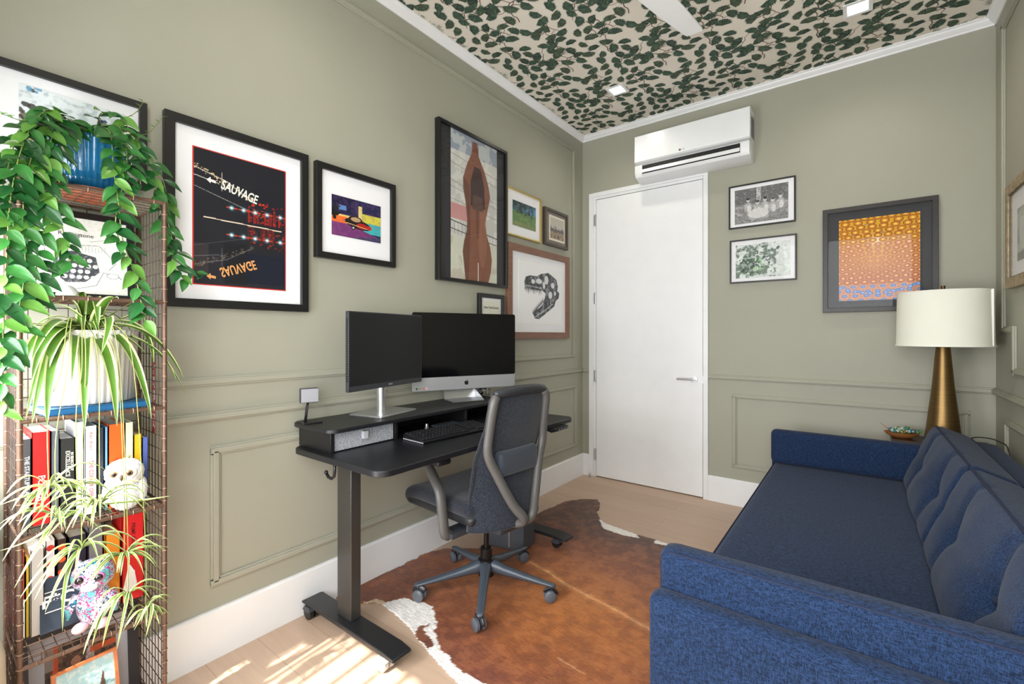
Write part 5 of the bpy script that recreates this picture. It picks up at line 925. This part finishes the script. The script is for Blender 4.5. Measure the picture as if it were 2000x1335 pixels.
for spr in ([(230, 235, .18), (262, 222, .16), (276, 205, .15), (279, 198, .15)], [(250, 262, .18), (285, 262, .17), (305, 245, .16), (318, 228, .16)], [(60, 240, .3), (30, 232, .34), (12, 225, .36), (2, 222, .37)]):
    pts = sm([at(u, v, x=x) for u, v, x in spr], 5); sb.tube([p - PO for p in pts], .0009, 4, mi=3)
    for i in range(3, len(pts), 3): L = .014; leaf(fb, pts[i] - PO, Vector((.3, rg.choice((-1, 1)), .6)), UPV, L, L * .5, 2)
obj('foliage', fb, LEAF, t, smooth=True, fixn=False); obj('stems', sb, LEAF, t, smooth=True, fixn=False)
# spider plant
CREAM = M('leaf_cream_edge', (206, 212, 150), .4, var=.06, vscale=30); MIDG = M('leaf_striped_green', (76, 116, 34), .38, var=.15, vscale=30); RUN = M('runner_green', (150, 160, 84), .45)
def ribbon(b, pts, wd, o, up=Vector((.3, 0, 1)), edge=.17, fold=.18):
    n = len(pts); vs = []
    for i, p in enumerate(pts):
        q = i / (n - 1); w_ = wd * min(1, (.45 + q * 3)) * (max(0, 1 - q ** 2.6)) ** .8 + .0004; a = pts[max(0, i - 1)]; c = pts[min(n - 1, i + 1)]; d = (c - a).normalized(); s = d.cross(up); s = s.normalized() if s.length > .05 else Vector((0, 1, 0)); nn = s.cross(d).normalized(); ei = .5 - edge
        vs += [p - o - s * w_ * .5 + nn * w_ * fold, p - o - s * w_ * ei + nn * w_ * fold * .5, p - o, p - o + s * w_ * ei + nn * w_ * fold * .5, p - o + s * w_ * .5 + nn * w_ * fold]
    b.add(vs, [(i * 5 + k, i * 5 + k + 1, i * 5 + k + 6, i * 5 + k + 5) for i in range(n - 1) for k in range(4)], 0); m = len(b.m)
    for i in range(n - 1):
        for k in (0, 3): b.m[m - 4 * (n - 1) + i * 4 + k] = 1
SO = Vector((.175, -3.405, 1.066)); t = thing('spider_plant', 'large spider plant with cream-edged leaves in a white ribbed oval planter on the shelf', 'plant', SO)
b = MB(); b.lathe([(.088, 0), (.094, .004), (.102, .205), (.104, .214), (.099, .214), (.090, .05), (0, .04)], 140, sx=1.0, sy=1.17, rib=.022, nr=40, cap=False); obj('pot', b, M('white_ribbed_ceramic', (216, 212, 206), .4), t, smooth=True, fixn=False)
b = MB(); b.lathe([(0, .200), (.098, .200)], 40, sy=1.17, cap=False); obj('soil', b, M('dark_soil', (50, 38, 30), .95), t, fixn=False)
b = MB(); CR = SO + Vector((.01, -.01, .205)); rg = random.Random(5)
tips = [((90, 630), (0, 637), .40, .020), ((95, 615), (62, 742), .38, .030), ((70, 625), (48, 720), .36, .030), ((105, 600), (62, 702), .40, .028), ((105, 620), (62, 828), .37, .028), ((95, 640), (50, 820), .36, .016), ((100, 655), (92, 832), .40, .030), ((165, 655), (165, 842), .42, .030), ((215, 650), (228, 832), .42, .030), ((250, 640), (296, 818), .40, .028), ((285, 615), (360, 742), .33, .024), ((290, 640), (362, 768), .30, .014), ((300, 660), (345, 745), .32, .012), ((185, 540), (192, 640), .30, .026), ((170, 552), (140, 585), .30, .018), ((205, 575), (232, 584), .38, .026), ((225, 590), (198, 690), .42, .022), ((250, 590), (292, 580), .30, .012), ((290, 600), (286, 610), .24, .02), ((130, 585), (78, 600), .26, .020), ((150, 575), (115, 588), .24, .018), ((280, 605), (300, 708), .28, .024), ((150, 660), (140, 745), .40, .016), ((115, 640), (70, 800), .35, .018), ((260, 650), (275, 760), .34, .016), ((230, 640), (285, 690), .3, .014), ((120, 620), (85, 760), .32, .020)]
for (cu, cv), (tu, tv), x, wd in tips:
    T = at(tu, tv, x=x); A = at(cu, cv, x=(x + CR.x) * .55); A = A * 1.25 - (CR + T) * .125
    A.z = max(A.z, CR.z + .02); ribbon(b, bez(CR + Vector((rg.uniform(-.02, .02), rg.uniform(-.02, .02), 0)), A, T, 14), wd * 1.15, SO)
for k in range(16):
    a = rg.uniform(0, 2 * PI); L = rg.uniform(.08, .13); h = rg.uniform(.02, .07); T = CR + Vector((L * .7 * math.cos(a) + .02, L * math.sin(a), -.03 + .02 * rg.random())); T.y = min(max(T.y, SY0 + .012), SY1 - .012); T.x = max(T.x, .05); ribbon(b, bez(CR, CR + Vector((L * .4 * math.cos(a), L * .4 * math.sin(a), h * 2)), T, 10), .014, SO)
obj('foliage', b, [MIDG, CREAM], t, smooth=True, fixn=False)
babies = [((95, 955), .375, 17, .10, 0), ((150, 950), .38, 9, .08, 0), ((195, 985), .39, 19, .12, 1), ((110, 1010), .39, 16, .11, 0), ((160, 1070), .385, 12, .13, 1), ((243, 1085), .385, 17, .11, 1), ((250, 1160), .375, 9, .09, 1), ((285, 1190), .37, 12, .07, 0)]
rb = MB(); pl = MB()
for k, ((u, v), x, n, L, _) in enumerate(babies):
    C0 = at(u, v, x=x); A = CR + Vector((.10, (C0.y - CR.y) * .5, .06 - .02 * (k % 3))); T2 = Vector((C0.x - .005, C0.y, C0.z + .20)); pts = sm([CR, A + Vector((.02, 0, -.02)), Vector((C0.x - .01, (A.y + C0.y) / 2, CR.z - .10)), T2 if T2.z < CR.z - .14 else (C0 + Vector((0, 0, .08))), C0], 6); rb.tube([p - SO for p in pts], .0012, 5)
    for i in range(n):
        a = 2 * PI * i / n + rg.uniform(-.3, .3); l = L * rg.uniform(.6, 1.15); dv = Vector((abs(math.cos(a)) * .55 + .05, math.sin(a), 0)); h = rg.uniform(-.1, 1.25); T = C0 + dv * l + Vector((0, 0, l * (h * .6 - .55))); ribbon(pl, bez(C0, C0 + dv * l * .5 + Vector((0, 0, l * (.25 + h * .5))), T, 9), rg.uniform(.006, .009), SO, edge=.20)
for cu, cv, tu, tv, wd in ((60, 985, 2, 985, .010), (60, 1000, 0, 1022, .010), (90, 1072, 0, 1075, .008), (80, 1075, 28, 1148, .010), (120, 1085, 45, 1180, .010), (130, 1110, 88, 1195, .012), (120, 1120, 122, 1232, .010), (270, 1000, 332, 968, .010), (270, 1080, 330, 1068, .009), (280, 1090, 312, 1110, .010), (200, 1175, 162, 1278, .012), (205, 1170, 180, 1260, .011), (225, 1160, 200, 1262, .011), (300, 1160, 336, 1188, .009), (310, 1175, 284, 1245, .009), (300, 1180, 262, 1230, .009), (250, 1180, 228, 1268, .008)):
    src = min(babies, key=lambda q: math.hypot(q[0][0] - cu, q[0][1] - cv)); C0 = at(*src[0], x=src[1]); T = at(tu, tv, x=.40); A = at(cu, cv - 20, x=.42); ribbon(pl, bez(C0, A, T, 12), wd, SO, edge=.20)
obj('runner', rb, RUN, t, smooth=True, fixn=False); obj('plantlets', pl, [M('plantlet_green', (112, 144, 56), .4), M('plantlet_cream', (206, 212, 156), .4)], t, smooth=True, fixn=False)
# planter by the window, mostly outside the picture
t = thing('planter', 'rounded cream planter on the floor left of the wire shelf at the picture edge', 'planter', (.290, -3.722, 0)); b = MB(); b.lathe([(.10, 0), (.125, .02), (.145, .30), (.142, .46), (.130, .510), (.118, .520), (.108, .505), (.108, .44), (0, .43)], 48, cap=False); obj('pot', b, M('cream_ceramic', (222, 212, 192), .5, bump=.1), t, smooth=True, fixn=False)
b = MB(); rg = random.Random(12)  # strap leaves out of view, added to break up sunlight on the floor
for k in range(15):
    a = rg.uniform(0, 2 * PI); r0 = rg.uniform(.01, .07); p0 = Vector((r0 * math.cos(a), r0 * math.sin(a), .43)); lean = rg.uniform(.0, .24); h = rg.uniform(.45, .9); ax_ = Vector((abs(math.cos(a)) + .2, -.35, 0)) * lean
    pts = [p0 + ax_ * q * q + Vector((0, 0, h * q)) for q in [i / 10 for i in range(11)]]; ribbon(b, pts, rg.uniform(.05, .08), Vector((0, 0, 0)), up=Vector((rg.uniform(-1, 1), rg.uniform(-1, 1), .2)), edge=.12)
obj('foliage', b, [M('dapple_leaf_green', (70, 100, 66), .4, var=.3, vscale=8, vstretch=(.3, .3, 4)), M('dapple_leaf_edge', (196, 190, 110), .45)], t, smooth=True, fixn=False)
t = thing('plant_stand', 'dark metal stand with a woven tray beside the wire shelf, at the picture edge', 'stand', (.085, -3.680, 0)); b = MB()
for k in range(3): a = R(120 * k + 40); b.cyl((.06 * math.cos(a), .06 * math.sin(a), 0), (.05 * math.cos(a), .05 * math.sin(a), .60), .005, 8)
obj('legs', b, M('dark_stand_metal', (50, 42, 36), .45, metal=.6), t, smooth='a'); b = MB()
for k in range(5): r = .072 + .006 * k; b.tube([(r * math.cos(a), r * math.sin(a), .602 + .011 * k) for a in [q * PI / 16 for q in range(32)]], .0065, 6, closed=True)
b.lathe([(0, .598), (.072, .598), (.072, .603), (0, .603)], 32, cap=False); obj('woven_tray', b, M('woven_rope', (96, 84, 66), .8, var=.35, vscale=80), t, smooth=True, fixn=False)
t = thing('glass_vase', 'patterned glass vase on the woven tray at the left picture edge', 'vase', (.085, -3.680, .606)); b = MB(); b.lathe([(.04, 0), (.062, .012), (.074, .09), (.068, .17), (.05, .205), (.047, .205), (.064, .168), (.070, .09), (.058, .016), (0, .012)], 48, cap=False, rib=.01, nr=16); obj('vase_body', b, M('frosted_green_glass', (206, 216, 200), .2, trans=.6, var=.2, vscale=30, coat=.4), t, smooth=True, fixn=False)
